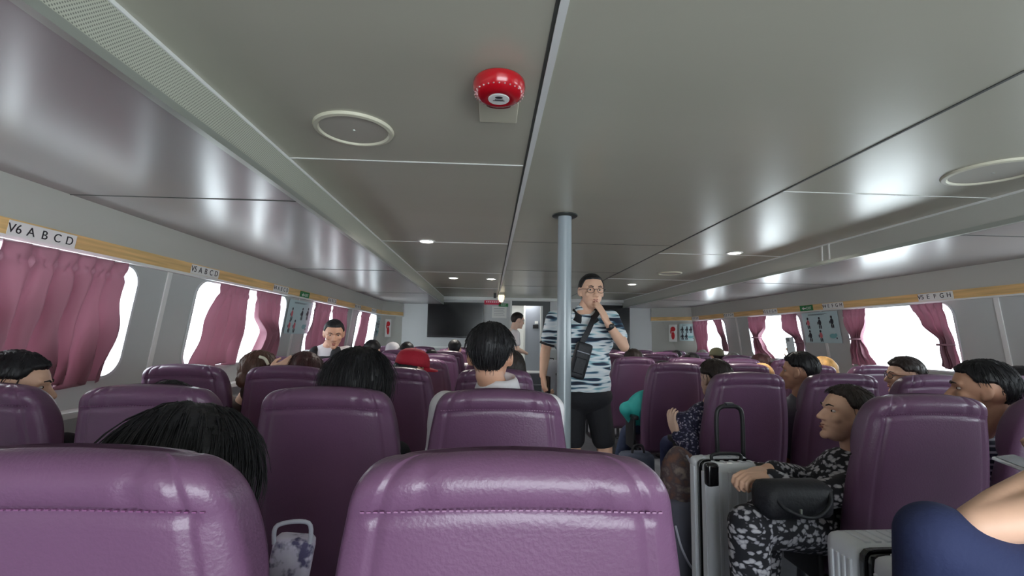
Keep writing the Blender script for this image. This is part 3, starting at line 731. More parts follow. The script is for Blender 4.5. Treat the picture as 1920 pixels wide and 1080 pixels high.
for s in (-1, 1):
    add_tube(bm, [(s * 0.17, 0.18, 0.01), (s * 0.17, 0.22, 0.36)], 0.018, 10); add_tube(bm, [(s * 0.17, 0.50, 0.01), (s * 0.17, 0.46, 0.36)], 0.018, 10); add_box(bm, (s * 0.17 - 0.03, 0.14, 0.002), (s * 0.17 + 0.03, 0.54, 0.014), 0.004)
add_box(bm, (-0.24, 0.2, 0.33), (0.24, 0.24, 0.36), 0.004); add_box(bm, (-0.24, 0.44, 0.33), (0.24, 0.48, 0.36), 0.004)
SEAT_PARTS.append(('base_frame', simple_mesh('base_frame', bm, M_STEEL), []))
ORD = ['first', 'second', 'third', 'fourth', 'fifth', 'sixth', 'seventh', 'eighth', 'ninth', 'tenth']
def seat(x, y, label, z=0, rz=0, gap=0.28, first=False, group='purple leather seats in rows', sc=1.0):
    o = empty('passenger_seat', (x, y, z), rz, label, 'seat', group); o.scale = (sc, 1, 1)
    for n, me, _ in SEAT_PARTS: link(bpy.data.objects.new(n, me), o)
    for s in ((-1, 1) if first else (1,)):
        a = link(bpy.data.objects.new('armrest', ame), o); a.location = (s * gap, 0, 0)
    return o
LX = [-1.67, -1.12, -0.54, 0.035]
RX = [1.50, 2.06, 2.62, 3.18]
ROWS = [0.67, 1.66, 2.72, 3.80, 4.88, 5.96, 7.04, 8.10]
LY = lambda k: ROWS[k]
RY = lambda k: ROWS[k]
for k in range(8):
    for c, x in enumerate(LX):
        if k == 0 and c < 1: continue
        seat(x, LY(k), z=0.025 if k == 0 else 0, label='purple leather seat, %s row ahead, %s from the left wall' % (ORD[k], ORD[c]), first=(c == 0))
    for c, x in enumerate(RX):
        if k == 0 and c > 0: continue
        seat(x + (0.06 if k == 1 else 0), RY(k), 'purple leather seat, %s row ahead, %s right of the aisle' % (ORD[k], ORD[c]), gap=0.28, first=(c == 0))

# ================================================================== PEOPLE
M_SKIN = mat('skin_light_brown', rgb(222, 178, 152), 0.5, var=(14, 0.05)); M_SKIN2 = mat('skin_tan', rgb(204, 156, 130), 0.5, var=(14, 0.05)); M_SKIN3 = mat('skin_pale', rgb(232, 196, 174), 0.5, var=(14, 0.04))
def hairmat(name, c): return mat(name, c, 0.5, bump=(38, 0.6, (1, 1, 0.12)), var=(24, 0.4), spec=0.35)
H_BLACK = hairmat('hair_black', rgb(26, 25, 28)); H_DARK = hairmat('hair_dark_brown', rgb(44, 36, 34)); H_BROWN = hairmat('hair_brown', rgb(84, 60, 50)); H_RED = hairmat('hair_auburn', rgb(66, 40, 40)); H_BLOND = hairmat('hair_blond', rgb(206, 160, 100)); H_GREY = hairmat('hair_grey', rgb(120, 118, 116))
M_EYEW = mat('eye_white', rgb(200, 192, 186), 0.25); M_IRIS = mat('iris_dark', rgb(28, 20, 18), 0.2); M_LIP = mat('lips', rgb(160, 96, 88), 0.5); M_BROW = mat('eyebrow_hair', rgb(34, 28, 26), 0.7)
def rotm(yaw=0, pitch=0, roll=0):
    """yaw: + turns the face to the left (-X); pitch: + looks up; roll: + tips the crown to the left"""
    return (Matrix.Rotation(yaw, 3, 'Z') @ Matrix.Rotation(pitch, 3, 'X') @ Matrix.Rotation(-roll, 3, 'Y'))
def head_prims(bm, M, face=True):
    ell(bm, (0, -0.012, 0.026), (0.077, 0.098, 0.089), M, sub=4)
    ell(bm, (0, 0.014, -0.028), (0.063, 0.073, 0.072), M)
    ell(bm, (0, 0.034, -0.072), (0.044, 0.048, 0.040), M)
    if face:
        ell(bm, (0, 0.074, -0.093), (0.021, 0.017, 0.018), M)
        cap(bm, (0, 0.078, 0.018), 0.008, (0, 0.103, -0.024), 0.0115, M)
        for s in (-1, 1):
            ell(bm, (s * 0.012, 0.093, -0.028), (0.009, 0.012, 0.008), M)
            cap(bm, (s * 0.046, 0.066, 0.029), 0.010, (s * 0.014, 0.082, 0.026), 0.0095, M)
            ell(bm, (s * 0.040, 0.056, -0.018), (0.022, 0.022, 0.019), M)
        cap(bm, (-0.019, 0.080, -0.0525), 0.0055, (0.019, 0.080, -0.0525), 0.0055, M); ell(bm, (0, 0.087, -0.052), (0.014, 0.008, 0.006), M)
        ell(bm, (0, 0.084, -0.064), (0.018, 0.010, 0.0065), M)
    for s in (-1, 1):
        ell(bm, (s * 0.079, -0.008, 0.0), (0.008, 0.019, 0.031), M, rot=Matrix.Rotation(s * 0.35, 3, 'Z')); ell(bm, (s * 0.074, 0.0, -0.022), (0.008, 0.010, 0.013), M)
def in_R(v, R): return R.transposed() @ v
class VB:
    """vertex buffer: coordinates and normals read once, written back once"""
    def __init__(self, me):
        n = len(me.vertices); a = [0.0] * (3 * n); b = [0.0] * (3 * n)
        me.vertices.foreach_get('co', a); me.vertices.foreach_get('normal', b)
        self.me = me; self.co = [V(a[3 * i:3 * i + 3]) for i in range(n)]; self.no = [V(b[3 * i:3 * i + 3]) for i in range(n)]
    def write(self):
        self.me.vertices.foreach_set('co', [c for v in self.co for c in v]); self.me.update()
def carve_face(me, Mh):
    """sockets, mouth line, ear hollows pressed into the fused head"""
    inv = Mh.inverted(); N = Mh.to_3x3()
    fw = (N @ V((0, 1, 0))).normalized()
    vb = VB(me); c0 = Mh.translation
    for i, co in enumerate(vb.co):
        if (co - c0).length > 0.16: continue
        p = inv @ co; d = V((0, 0, 0))
        if p.y > 0.03:
            for s in (-1, 1):
                d2 = ((p.x - s * 0.031) / 0.016) ** 2 + ((p.z - 0.010) / 0.010) ** 2
                d -= fw * 0.009 * math.exp(-d2)
            d -= fw * 0.005 * math.exp(-((p.z + 0.058) / 0.0028) ** 2) * ease(0.027, 0.018, abs(p.x))
            d -= fw * 0.003 * math.exp(-((p.z + 0.077) / 0.006) ** 2 - (p.x / 0.02) ** 2)
        for s in (-1, 1):
            if p.x * s > 0.076: d -= (N @ V((s, 0, 0))) * 0.006 * math.exp(-(((p.y + 0.004) / 0.009) ** 2 + ((p.z - 0.002) / 0.013) ** 2))
        vb.co[i] = co + d
    vb.write()
def face_parts(root, Mh, brow=M_BROW, closed=False):
    N = Mh.to_3x3()
    for s in (-1, 1):
        bm = bmesh.new(); ell(bm, (s * 0.031, 0.0665, 0.010), (0.0120, 0.0085, 0.0052 if closed else 0.0056), Mh, sub=3); e = obj('eye', bm, M_EYEW if not closed else M_IRIS, root, smooth=True)
        if not closed:
            bm = bmesh.new(); ell(bm, (s * 0.031, 0.0725, 0.0095), (0.0055, 0.0036, 0.0052), Mh, sub=2); obj('iris', bm, M_IRIS, e, smooth=True)
        bm = bmesh.new(); chain(bm, [(s * 0.016, 0.0895, 0.028), (s * 0.030, 0.087, 0.0335), (s * 0.046, 0.0745, 0.030)], [0.0028, 0.0030, 0.0016], Mh); obj('eyebrow', bm, brow, root, smooth=True)
    bm = bmesh.new(); ell(bm, (0, 0.0885, -0.0525), (0.017, 0.0042, 0.0038), Mh); ell(bm, (0, 0.0905, -0.0638), (0.015, 0.0045, 0.0048), Mh); obj('lips', bm, M_LIP, root, smooth=True)
def glasses(root, Mh, m=M_PLASTIC, r=0.0205):
    bm = bmesh.new()
    for s in (-1, 1):
        add_tube(bm, [V((s * 0.033 + r * 1.12 * math.cos(a), 0.094 - 0.010 * abs(math.cos(a)) * (1 if s * math.cos(a) > 0 else 0), 0.006 + r * 0.85 * math.sin(a))) for a in [2 * PI * k / 28 for k in range(29)]], 0.0017, 6, False)
        add_tube(bm, [(s * 0.058, 0.084, 0.013), (s * 0.079, 0.055, 0.014), (s * 0.083, -0.008, 0.010), (s * 0.080, -0.02, 0.0)], 0.0017, 6)
    add_tube(bm, [(-0.010, 0.096, 0.010), (0, 0.099, 0.014), (0.010, 0.096, 0.010)], 0.0017, 6)
    bm.transform(Mh); g = obj('glasses', bm, m, root, smooth=True)
def hair_mesh(Mh, style, strands=0, seed=1, vol=1.0, vox=0.005, back_len=0.2, fr=1.0, hat=False):
    """closed hair volume on the skull: shell above a hairline plus the hanging masses of each style"""
    rnd = random.Random(seed); bm = bmesh.new()
    b2 = bmesh.new(); bmesh.ops.create_icosphere(b2, subdivisions=5, radius=1)
    t = {'short': 0.012, 'crop': 0.006, 'bob': 0.034, 'long': 0.024, 'bun': 0.012, 'tied': 0.013}[style] * vol
    for v in b2.verts:
        d = v.co.normalized(); az = math.atan2(d.x, d.y)   # 0 = face side
        R = 1 / math.sqrt((d.x / 0.077) ** 2 + (d.y / 0.098) ** 2 + (d.z / 0.089) ** 2)
        a = abs(az)
        # hairline height (in unit sphere z) by azimuth: high at brow, low at nape
        hl_front, hl_side, hl_back = 0.50 * fr, (0.14 if style in ('short', 'tied') else -0.05), (-0.80 if style in ('short', 'crop') else -1.0)
        if a < 0.75: hl = hl_front
        elif a < 1.35: hl = hl_front + (hl_side - hl_front) * ease(0.75, 1.2, a)
        else: hl = hl_side + (hl_back - hl_side) * (ease(1.85, 2.45, a) if style in ('short', 'tied', 'crop') else ease(1.5, 2.2, a))
        inside = ease(hl - 0.10, hl + 0.07, d.z)
        strand = noise.noise(V((az * (9 if style != 'crop' else 18), d.z * 2.0, seed))) * 0.5 + noise.noise(V((az * 26, d.z * 3, seed + 5))) * 0.25
        top = 1 + (0.5 if style == 'short' else 0.15) * max(0, d.z)
        tt = t * top * (1 + 0.55 * strand) + (0.003 if style != 'crop' else 0.001) * noise.noise(d * 9)
        if style == 'short': tt *= 0.22 + 0.78 * ease(-0.5, 0.5, d.z)
        if hat: tt = min(tt, 0.003) if d.z > 0.0 else tt * 0.7
        v.co = d * (R * (1.0 if inside > 0.02 else 1.0) + (-0.014) * (1 - inside) + tt * inside); v.co += V((0, -0.012, 0.026))
    merge(bm, b2, Mh)
    if style in ('bob', 'long', 'bun', 'tied'):
        if style == 'bob':
            for k in range(15):
                if hat: cap(bm, (0.074 * math.sin(PI * (0.4 + 1.2 * k / 14)), 0.084 * math.cos(PI * (0.4 + 1.2 * k / 14)) - 0.012, -0.01), 0.014, (0.080 * math.sin(PI * (0.4 + 1.2 * k / 14)), 0.088 * math.cos(PI * (0.4 + 1.2 * k / 14)) - 0.016, -0.09), 0.018, Mh); continue
                a = PI * (0.36 + 1.28 * k / 14); x, y = 0.088 * math.sin(a), 0.090 * math.cos(a)
                cap(bm, (x * 0.9, y * 0.9 - 0.012, 0.03), 0.032, (x * 1.02, y * 0.98 - 0.016, -0.09 + 0.02 * abs(math.sin(a))), 0.024, Mh)
        if style == 'long':
            for k in range(15):
                a = PI * (0.38 + 1.24 * k / 14); x, y = 0.084 * math.sin(a), 0.092 * math.cos(a)
                chain(bm, [(x * 0.9, y * 0.9 - 0.012, 0.03), (x * 1.08, y * 1.0 - 0.018, -0.08), (x * 1.10, y * 0.85 - 0.03, -0.10 - back_len)], [0.028, 0.026, 0.020], Mh)
        if style == 'bun': ell(bm, (0.0, -0.125, 0.02), (0.042, 0.036, 0.04), Mh)
        if style == 'tied': ell(bm, (0.0, -0.11, -0.03), (0.04, 0.034, 0.045), Mh)
    me = remesh(bm, vox, 2, 0.4)
    inv = Mh.inverted(); N = Mh.to_3x3()
    vb = VB(me)
    for i, n in enumerate(vb.no):
        p = inv @ vb.co[i]; az = math.atan2(p.x, p.y)
        vb.co[i] += n * 0.0035 * (noise.noise(V((az * 22, p.z * 9, seed * 1.7))) + 0.6 * noise.noise(V((az * 55, p.z * 12, seed)))) * (0.4 if style == 'crop' else 1)
    vb.write()
    if strands:
        bm = bmesh.new(); bm.from_mesh(me); cands = [c for c in ((inv @ q) for q in vb.co) if c.z > -0.02 and not (c.y > 0.02 and c.z < 0.075)]
        for i in range(strands):
            p = rnd.choice(cands); pts = []
            c = V((0, -0.012, 0.026)); d = (p - c)
            L = rnd.uniform(0.02, 0.045 if style in ('short', 'crop', 'bun', 'tied') else 0.16); q = p + d.normalized() * 0.001
            for k in range(6):
                if q.y > 0.025 and q.z < 0.07: break
                pts.append(Mh @ q)
                rad = (q - c); tang = V((rad.x * 0.25, rad.y * 0.25 - 0.01, -0.6 * rad.length if style in ('bob', 'long') else -0.35 * rad.length))
                tang -= rad.normalized() * tang.dot(rad.normalized()) * (0.92 if k < 4 else 0.8)
                tang += V((rnd.uniform(-1, 1), rnd.uniform(-1, 1), rnd.uniform(-1, 1))) * 0.006
                q = q + tang.normalized() * L / 5
            if len(pts) == 6: add_tube(bm, pts, [0.0011, 0.0012, 0.0012, 0.001, 0.0008, 0.0003], 4)
        bm.to_mesh(me); bm.free(); me.polygons.foreach_set('use_smooth', [True] * len(me.polygons))
    return me
def hand_prims(bm, wrist, d, palm_n, curl=0.5, spread=0.12, thumb=1, s=1.0, curls=None):
    """wrist point, pointing direction d, palm normal (the side the fingers close to), thumb side +-1"""
    d = V(d).normalized(); n = (V(palm_n) - d * V(palm_n).dot(d)).normalized(); x = d.cross(n) * thumb   # x toward the thumb side
    w = V(wrist)
    def L(a, b, c): return w + (x * a + d * b + n * c) * s
    # palm
    for fx in (-0.026, -0.009, 0.009, 0.026):
        chain(bm, [L(fx * 0.55, 0.004, 0), L(fx, 0.05, 0), L(fx * 1.04, 0.085, 0.0)], [0.014 * s, 0.0135 * s, 0.0105 * s])
    lens = [0.056, 0.070, 0.076, 0.068]
    for i, fx in enumerate((-0.029, -0.0098, 0.0098, 0.029)):
        ln = lens[i]; c = (curls[i] if curls else curl) * (1 + 0.08 * (1.5 - i)); a = 0.15 * c
        p = V((fx, 0.088, 0)); pts = [L(*p)]; sp = spread * (fx / 0.03)
        for seg, kk in ((0.45, 0.55), (0.30, 1.0), (0.25, 0.9)):
            a += c * kk; p = p + V((math.sin(sp) * math.cos(a), math.cos(a) * math.cos(sp), math.sin(a))) * ln * seg * 1.12; pts.append(L(*p))
        chain(bm, pts, [0.0092 * s, 0.0085 * s, 0.0078 * s, 0.0068 * s])
    chain(bm, [L(0.016, 0.018, 0.004), L(0.040, 0.040, 0.014), L(0.052, 0.064, 0.022 + 0.012 * curl), L(0.050, 0.088, 0.030 + 0.02 * curl)], [0.014 * s, 0.012 * s, 0.0098 * s, 0.0080 * s])
def person(label, hip, sh, head, yaw=0, pitch=0, roll=0, skin=M_SKIN, hair=('short', H_BLACK), hair_kw={}, shirt=None, sleeve='short', pants=None, hs=1.0, shw=0.165, tyaw=0, arms=None, knees=None, feet=None, vox=0.006, face=False, specs=None, strands=0, group=None, girth=1.0, collar=None, hands=True, legs=True, shorts=False, closed=False, cvox=None, neck=True, cup=0.0, name='person'):
    hip, sh, head = V(hip), V(sh), V(head)
    root = empty(name, (hip.x, hip.y, 0), 0, label, 'person', group); O = root.location.copy(); TO = Matrix.Translation(-O)
    Mh = TO @ Matrix.Translation(head) @ rotm(yaw, pitch, roll).to_4x4() @ Matrix.Diagonal((hs, hs, hs, 1))
    Rt = Matrix.Rotation(tyaw, 3, 'Z'); ax = (sh - hip).normalized()
    rt = Rt @ V((1, 0, 0)); rt = (rt - ax * rt.dot(ax)).normalized(); fw = ax.cross(rt) * -1 if ax.cross(rt).dot(Rt @ V((0, 1, 0))) < 0 else ax.cross(rt)
    Mt = Matrix((rt, fw, ax)).transposed()
    T = lambda p: TO @ V(p)
    hipL, shL = T(hip), T(sh); Lb = (sh - hip).length
    bm = bmesh.new(); head_prims(bm, Mh, face)
    nb = Mh @ V((0, -0.03, -0.06)); cap(bm, nb, 0.052 * hs, shL + ax * 0.035, 0.056)
    chain(bm, [shL + ax * 0.02, hipL], [0.07, 0.08])
    cap(bm, shL - rt * (shw - 0.03), 0.042, shL + rt * (shw - 0.03), 0.042)
    arms = arms or {}; A = {}
    for s, key in ((-1, 'L'), (1, 'R')):
        S = shL + rt * s * shw
        if key in arms:
            a = arms[key]; E, W = T(a['elbow']), T(a['wrist'])
        else:
            E = S - ax * 0.24 + fw * 0.06 + rt * s * 0.03; W = E + fw * 0.20 - rt * s * 0.08 - ax * 0.04; a = {}
        A[key] = (S, E, W)
        chain(bm, [S, S.lerp(E, 0.5), E, E.lerp(W, 0.35), W], [0.046, 0.041 * girth, 0.036, 0.036, 0.0245])
        d = V(a.get('dir', (W - E))); n = V(a.get('palm', -ax))
        if hands and (key in arms or vox < 0.008): hand_prims(bm, W, d, n, a.get('curl', 0.5), thumb=a.get('thumb', -s), curls=a.get('curls'), spread=a.get('spread', 0.12))
    K = {}
    if legs:
        for s in (-1, 1):
            h0 = hipL + rt * s * 0.085
            if knees: k0 = T(knees[0 if s < 0 else 1]); f0 = T(feet[0 if s < 0 else 1])
            else:
                k0 = V((h0.x, h0.y, 0)) + (Rt @ V((s * 0.03, 0.42, 0))) + V((0, 0, 0.50)); f0 = V((k0.x, k0.y, 0.09)) + (Rt @ V((0, 0.03, 0)))
            K[s] = (h0, k0, f0)
            chain(bm, [h0, k0, k0.lerp(f0, 0.3), f0], [0.07, 0.055, 0.052, 0.036])
            chain(bm, [f0 - V((0, 0, 0.045)), f0 + (Rt @ V((0, 0.13, 0))) - V((0, 0, 0.06))], [0.036, 0.028])
    me = remesh(bm, vox, 3, 0.5); 
    if face: carve_face(me, Mh)
    mobj('body', me, skin, root)
    if face: face_parts(root, Mh, closed=closed)
    if specs: glasses(root, Mh, specs)
    if hair: mobj('hair', hair_mesh(Mh, hair[0], strands=strands, seed=len(COL.objects), vox=max(0.0045, vox), **hair_kw), hair[1], root)
    cv = cvox or max(vox, 0.007)
    if shirt:
        bm = bmesh.new(); g = girth
        M4 = lambda c: Matrix.Translation(c) @ Mt.to_4x4()
        ell(bm, (0, 0.005, 0), (0.158 * g, 0.115 * g, 0.17), M4(hipL.lerp(shL, 0.18)))
        ell(bm, (0, 0.008, 0), (0.160 * g, 0.120 * g, 0.18), M4(hipL.lerp(shL, 0.42)))
        ell(bm, (0, 0.0, 0), (shw * 1.06, 0.115 * g, 0.17), M4(hipL.lerp(shL, 0.72)))
        cap(bm, shL - rt * shw * 0.93, 0.058, shL + rt * shw * 0.93, 0.058)
        cap(bm, shL + ax * 0.0, 0.085, shL + ax * 0.045, 0.062)
        for key in A:
            S, E, W = A[key]
            if sleeve == 'short': chain(bm, [S, S.lerp(E, 0.62)], [0.062, 0.060])
            else: chain(bm, [S, S.lerp(E, 0.5), E, E.lerp(W, 0.5), E.lerp(W, 0.88)], [0.060, 0.055, 0.052, 0.047, 0.040])
        me = remesh(bm, cv, 3, 0.5)
        vb = VB(me)
        for i, n in enumerate(vb.no):
            q = vb.co[i]; vb.co[i] = q + n * 0.005 * noise.noise(V((q.x * 9, q.y * 9, q.z * 16)))
        vb.write()
        mobj('shirt', me, shirt, root)
        if collar:
            bm = bmesh.new(); cb = shL + ax * (0.058 + cup); Mc = Matrix.Translation(cb) @ Mt.to_4x4()
            prof = [(0.075, -0.022), (0.070, 0.012), (0.064, 0.030), (0.068, 0.034), (0.078, 0.020), (0.090, -0.016)]
            add_lathe(bm, prof, 36, Mc, cap=False); bm2 = obj('collar', bm, collar, root, smooth=True)
            sol = bm2.modifiers.new('thickness', 'SOLIDIFY'); sol.thickness = 0.003
    if pants and legs:
        bm = bmesh.new(); ell(bm, (0, 0, 0), (0.165 * girth, 0.125 * girth, 0.12), Matrix.Translation(hipL + ax * 0.02) @ Mt.to_4x4())
        for s in K:
            h0, k0, f0 = K[s]
            if shorts: chain(bm, [h0, h0.lerp(k0, 0.85)], [0.095, 0.082])
            else: chain(bm, [h0, k0, k0.lerp(f0, 0.4), k0.lerp(f0, 0.9)], [0.093, 0.072, 0.066, 0.055])
        mobj('trousers' if not shorts else 'shorts', remesh(bm, cv, 3, 0.5), pants, root)
    return root, Mh, A, TO
def cap_hat(root, Mh, m, brim=True, label=None, back=False):
    """baseball cap on a head: crown, brim, button"""
    bm = bmesh.new(); prof = [(0.092, 0.0), (0.0925, 0.02), (0.088, 0.05), (0.075, 0.078), (0.05, 0.097), (0.02, 0.105), (0.0005, 0.106)]
    sc = Matrix.Diagonal((0.96, 1.16, 1.0, 1)); T = Mh @ Matrix.Translation((0, -0.010, 0.028)) @ sc
    add_lathe(bm, prof, 40, T, cap=True)
    for v in bm.verts: pass
    c = obj('cap_crown', bm, m, root, smooth=True)
    if brim:
        bm = bmesh.new(); s = -1 if back else 1; N = 20; top = []; 
        for k in range(N + 1):
            a = PI * 0.12 + PI * 0.76 * k / N
            i = V((0.086 * math.cos(a), s * 0.100 * math.sin(a) - 0.01, 0.034)); o_ = V((0.092 * math.cos(a), s * (0.100 * math.sin(a) + 0.075 * math.sin((a - PI * 0.12) / 0.76) ** 0.6) - 0.01, 0.024 - 0.018 * abs(math.cos(a))))
            top.append((i, o_))
        vs = [(bm.verts.new(a), bm.verts.new(b), bm.verts.new(a - V((0, 0, 0.004))), bm.verts.new(b - V((0, 0, 0.004)))) for a, b in top]
        for k in range(N):
            a, b = vs[k], vs[k + 1]; bm.faces.new((a[0], a[1], b[1], b[0])); bm.faces.new((a[2], b[2], b[3], a[3])); bm.faces.new((a[1], a[3], b[3], b[1])); bm.faces.new((a[0], b[0], b[2], a[2]))
        for e in (vs[0], vs[-1]): bm.faces.new((e[0], e[1], e[3], e[2]))
        bm.transform(Mh); obj('cap_brim', bm, m, root, smooth=True)
    bm = bmesh.new(); ell(bm, (0, -0.01, 0.136), (0.006, 0.006, 0.004), Mh, sub=2); obj('cap_button', bm, m, root, smooth=True)

# ------------------------------------------------------------------ clothes
C_WHITE = mat('white_cotton', rgb(226, 222, 226), 0.8, bump=(120, 0.15)); C_BLACK = mat('black_cotton', rgb(28, 28, 34), 0.85, bump=(120, 0.15)); C_NAVY = mat('navy_cotton', rgb(38, 46, 84), 0.85, bump=(90, 0.2))
C_GREY = mat('grey_cotton', rgb(122, 122, 134), 0.85); C_TEAL = mat('teal_jersey', rgb(52, 176, 172), 0.6); C_JEAN = mat('blue_denim', rgb(62, 74, 104), 0.85, bump=(150, 0.2), var=(12, 0.12)); C_PINK = mat('pink_cotton', rgb(206, 74, 110), 0.8)
C_BEIGE = mat('beige_cotton', rgb(178, 164, 146), 0.85); C_DKBROWN = mat('brown_cotton', rgb(74, 56, 52), 0.85); C_LBLUE = mat('light_blue_cotton', rgb(120, 150, 200), 0.85)
C_HAW = mix_pattern('banded_print_shirt', [rgb(30, 38, 58), rgb(70, 110, 136), rgb(206, 218, 226), rgb(232, 235, 238), rgb(150, 192, 206), rgb(40, 52, 76)], 'noise', 6.5, 1.2, stretch=(0.8, 0.8, 5.0), stops=[0.35, 0.40, 0.43, 0.55, 0.61, 0.67], rot=(0, 0.12, 0))
C_FLOR = mix_pattern('black_white_leaf_print', [rgb(186, 184, 190), rgb(150, 148, 158), rgb(24, 24, 32)], 'voronoi', 36, 1.6, stretch=(1.0, 1.0, 1.5), stops=[0.26, 0.42, 0.52], rot=(0.3, 0.5, 0.3))
C_FLOR2 = mix_pattern('blue_white_paisley_print', [rgb(200, 196, 200), rgb(120, 116, 150), rgb(40, 40, 66)], 'voronoi', 60, 1.6, stops=[0.15, 0.30, 0.50])
C_STRIPE = mix_pattern('navy_white_stripe', [rgb(34, 38, 66), rgb(34, 38, 66), rgb(190, 190, 205)], 'wave', 14, 0.0, stops=[0.0, 0.62, 0.8])

def headpos(px, top, Y, hs=1.0, extra=0.128):
    p = P(px, top, Y); return V((p.x, Y, p.z - extra * hs))
# ---- the man standing in the aisle
YM = 3.40
hd = P(1109, 547, YM - 0.05)
root, Mh, A, TO = person('standing man in glasses, blue and white banded shirt and black shorts, hand at his mouth',
    hip=P(1096, 748, YM), sh=P(1093, 597, YM), head=hd, yaw=PI + 0.10, pitch=-0.06, roll=0.0, skin=M_SKIN, hair=('crop', H_BLACK), hair_kw={'fr': 1.12}, shirt=C_HAW, sleeve='short', pants=C_BLACK, shorts=True,
    hs=1.10, shw=0.205, tyaw=PI, girth=1.22, vox=0.005, cvox=0.007, face=True, specs=M_PLASTIC,
    arms={'L': dict(elbow=P(1170, 650, YM - 0.16), wrist=P(1140, 607, YM - 0.20), dir=P(1117, 560, YM - 0.20) - P(1140, 607, YM - 0.20), palm=V((-0.75, 0.65, -0.2)), curl=0.16, thumb=-1, spread=0.03),
          'R': dict(elbow=P(1023, 655, YM + 0.02), wrist=P(1018, 704, YM - 0.07), dir=V((0.12, -0.25, -1)), palm=V((1, 0.2, 0)), curl=0.75, thumb=-1)},
    knees=[V((0.62 + 0.20, YM - 0.03, 0.52)), V((0.62 - 0.02, YM - 0.03, 0.52))], feet=[V((0.62 + 0.22, YM, 0.09)), V((0.62 - 0.04, YM, 0.09))])
MAN = root
SH = P(1093, 597, YM)
bm = bmesh.new(); c0 = SH + V((0.012, 0, 0.055)) - MAN.location
prof = [(0.078, -0.030), (0.070, 0.004), (0.067, 0.028), (0.073, 0.031), (0.084, 0.006), (0.096, -0.030)]
rings = []
for k in range(33):
    a = -PI / 2 + 0.42 + (2 * PI - 0.84) * k / 32; fr_ = max(0, -math.sin(a))
    rings.append([V((c0.x + r * 1.14 * math.cos(a), c0.y - 0.006 + r * math.sin(a), c0.z - 0.016 + dz - 0.06 * fr_ ** 1.5)) for r, dz in prof])
add_loft(bm, rings); obj('collar', bm, C_BLACK, MAN, smooth=True)
# black cuff band on the right sleeve
S, E, W = A['R']; bm = bmesh.new(); q = S.lerp(E, 0.62); dd = (E - S).normalized(); add_tube(bm, [q + dd * 0.040, q + dd * 0.056], 0.0545, 24, False); cu = obj('sleeve_band', bm, C_BLACK, MAN, smooth=True)
S, E, W = A['L']; bm = bmesh.new(); q = E.lerp(W, 0.86); dd = (W - E).normalized(); add_tube(bm, [q - dd * 0.012, q - dd * 0.006, q + dd * 0.006, q + dd * 0.012], [0.029, 0.0325, 0.0325, 0.029], 24, False); ell(bm, q + V((0.0, -0.03, 0.004)), (0.017, 0.008, 0.017)); obj('watch', bm, M_PLASTIC, MAN, smooth=True)
for s in (-1, 1):
    bm = bmesh.new(); x = 0.62 + (0.22 if s > 0 else -0.04) - MAN.location.x; y = YM - MAN.location.y
    add_box(bm, (x - 0.045, y - 0.19, 0.0), (x + 0.045, y + 0.06, 0.022), 0.01); add_tube(bm, bezier([(x - 0.045, y - 0.08, 0.015), (x, y - 0.085, 0.075), (x + 0.045, y - 0.08, 0.015)], 6), 0.009, 8); obj('sandal', bm, M_PLASTIC, MAN, smooth=False)
# phone in his lowered hand
ph = P(1027, 726, YM - 0.11); b = empty('mobile_phone', ph, 0.3, 'black phone in the lowered hand of the standing man', 'phone')
bm = bmesh.new(); add_box(bm, (-0.005, -0.037, -0.075), (0.005, 0.037, 0.075), 0.004); obj('case', bm, M_BLACKGLOSS, b, smooth=False)
bm = bmesh.new(); add_box(bm, (-0.0062, -0.033, -0.07), (-0.0051, 0.033, 0.07)); obj('screen', bm, M_TV, b)
# cross-body bag
bagc = P(1088, 676, YM - 0.205)
b = empty('crossbody_bag', bagc, 0, 'dark crossbody bag hanging across the standing man\'s striped shirt', 'bag')
bm = bmesh.new(); Mb = Matrix.Rotation(0.28, 4, 'Y') @ Matrix.Diagonal((0.86, 1, 0.88, 1)); add_box(bm, (-0.065, -0.030, -0.14), (0.065, 0.030, 0.14), 0.026, Mb); obj('pouch', bm, M_BAGBLK, b, smooth=True)
bm = bmesh.new(); add_box(bm, (-0.045, -0.038, -0.10), (0.045, -0.029, 0.02), 0.008, Mb); obj('front_pocket', bm, M_BAGBLK, b, smooth=True)
bm = bmesh.new(); add_box(bm, (-0.05, -0.0345, 0.062), (0.05, -0.030, 0.068), 0, Mb); obj('zip', bm, M_STEEL, b)
def strap_strip(pts, w, n, m, parent, name='strap', t=0.003):
    bm = bmesh.new(); pts = bezier(pts, 8); rings = []
    for i, p in enumerate(pts):
        d = (pts[min(i + 1, len(pts) - 1)] - pts[max(i - 1, 0)]).normalized(); nn = V(n[0]).lerp(V(n[1]), i / (len(pts) - 1)).normalized(); x = d.cross(nn).normalized()
        rings.append([p + x * w / 2 + nn * t, p - x * w / 2 + nn * t, p - x * w / 2 - nn * t, p + x * w / 2 - nn * t])
    add_loft(bm, rings); return obj(name, bm, m, parent)
strap_strip([P(1090, 645, YM - 0.215) - bagc, P(1102, 622, YM - 0.205) - bagc, P(1113, 598, YM - 0.165) - bagc, P(1124, 583, YM - 0.06) - bagc, P(1128, 585, YM + 0.05) - bagc], 0.036, ((0, -1, 0.0), (0.1, 0.1, 1)), M_BAGBLK, b)

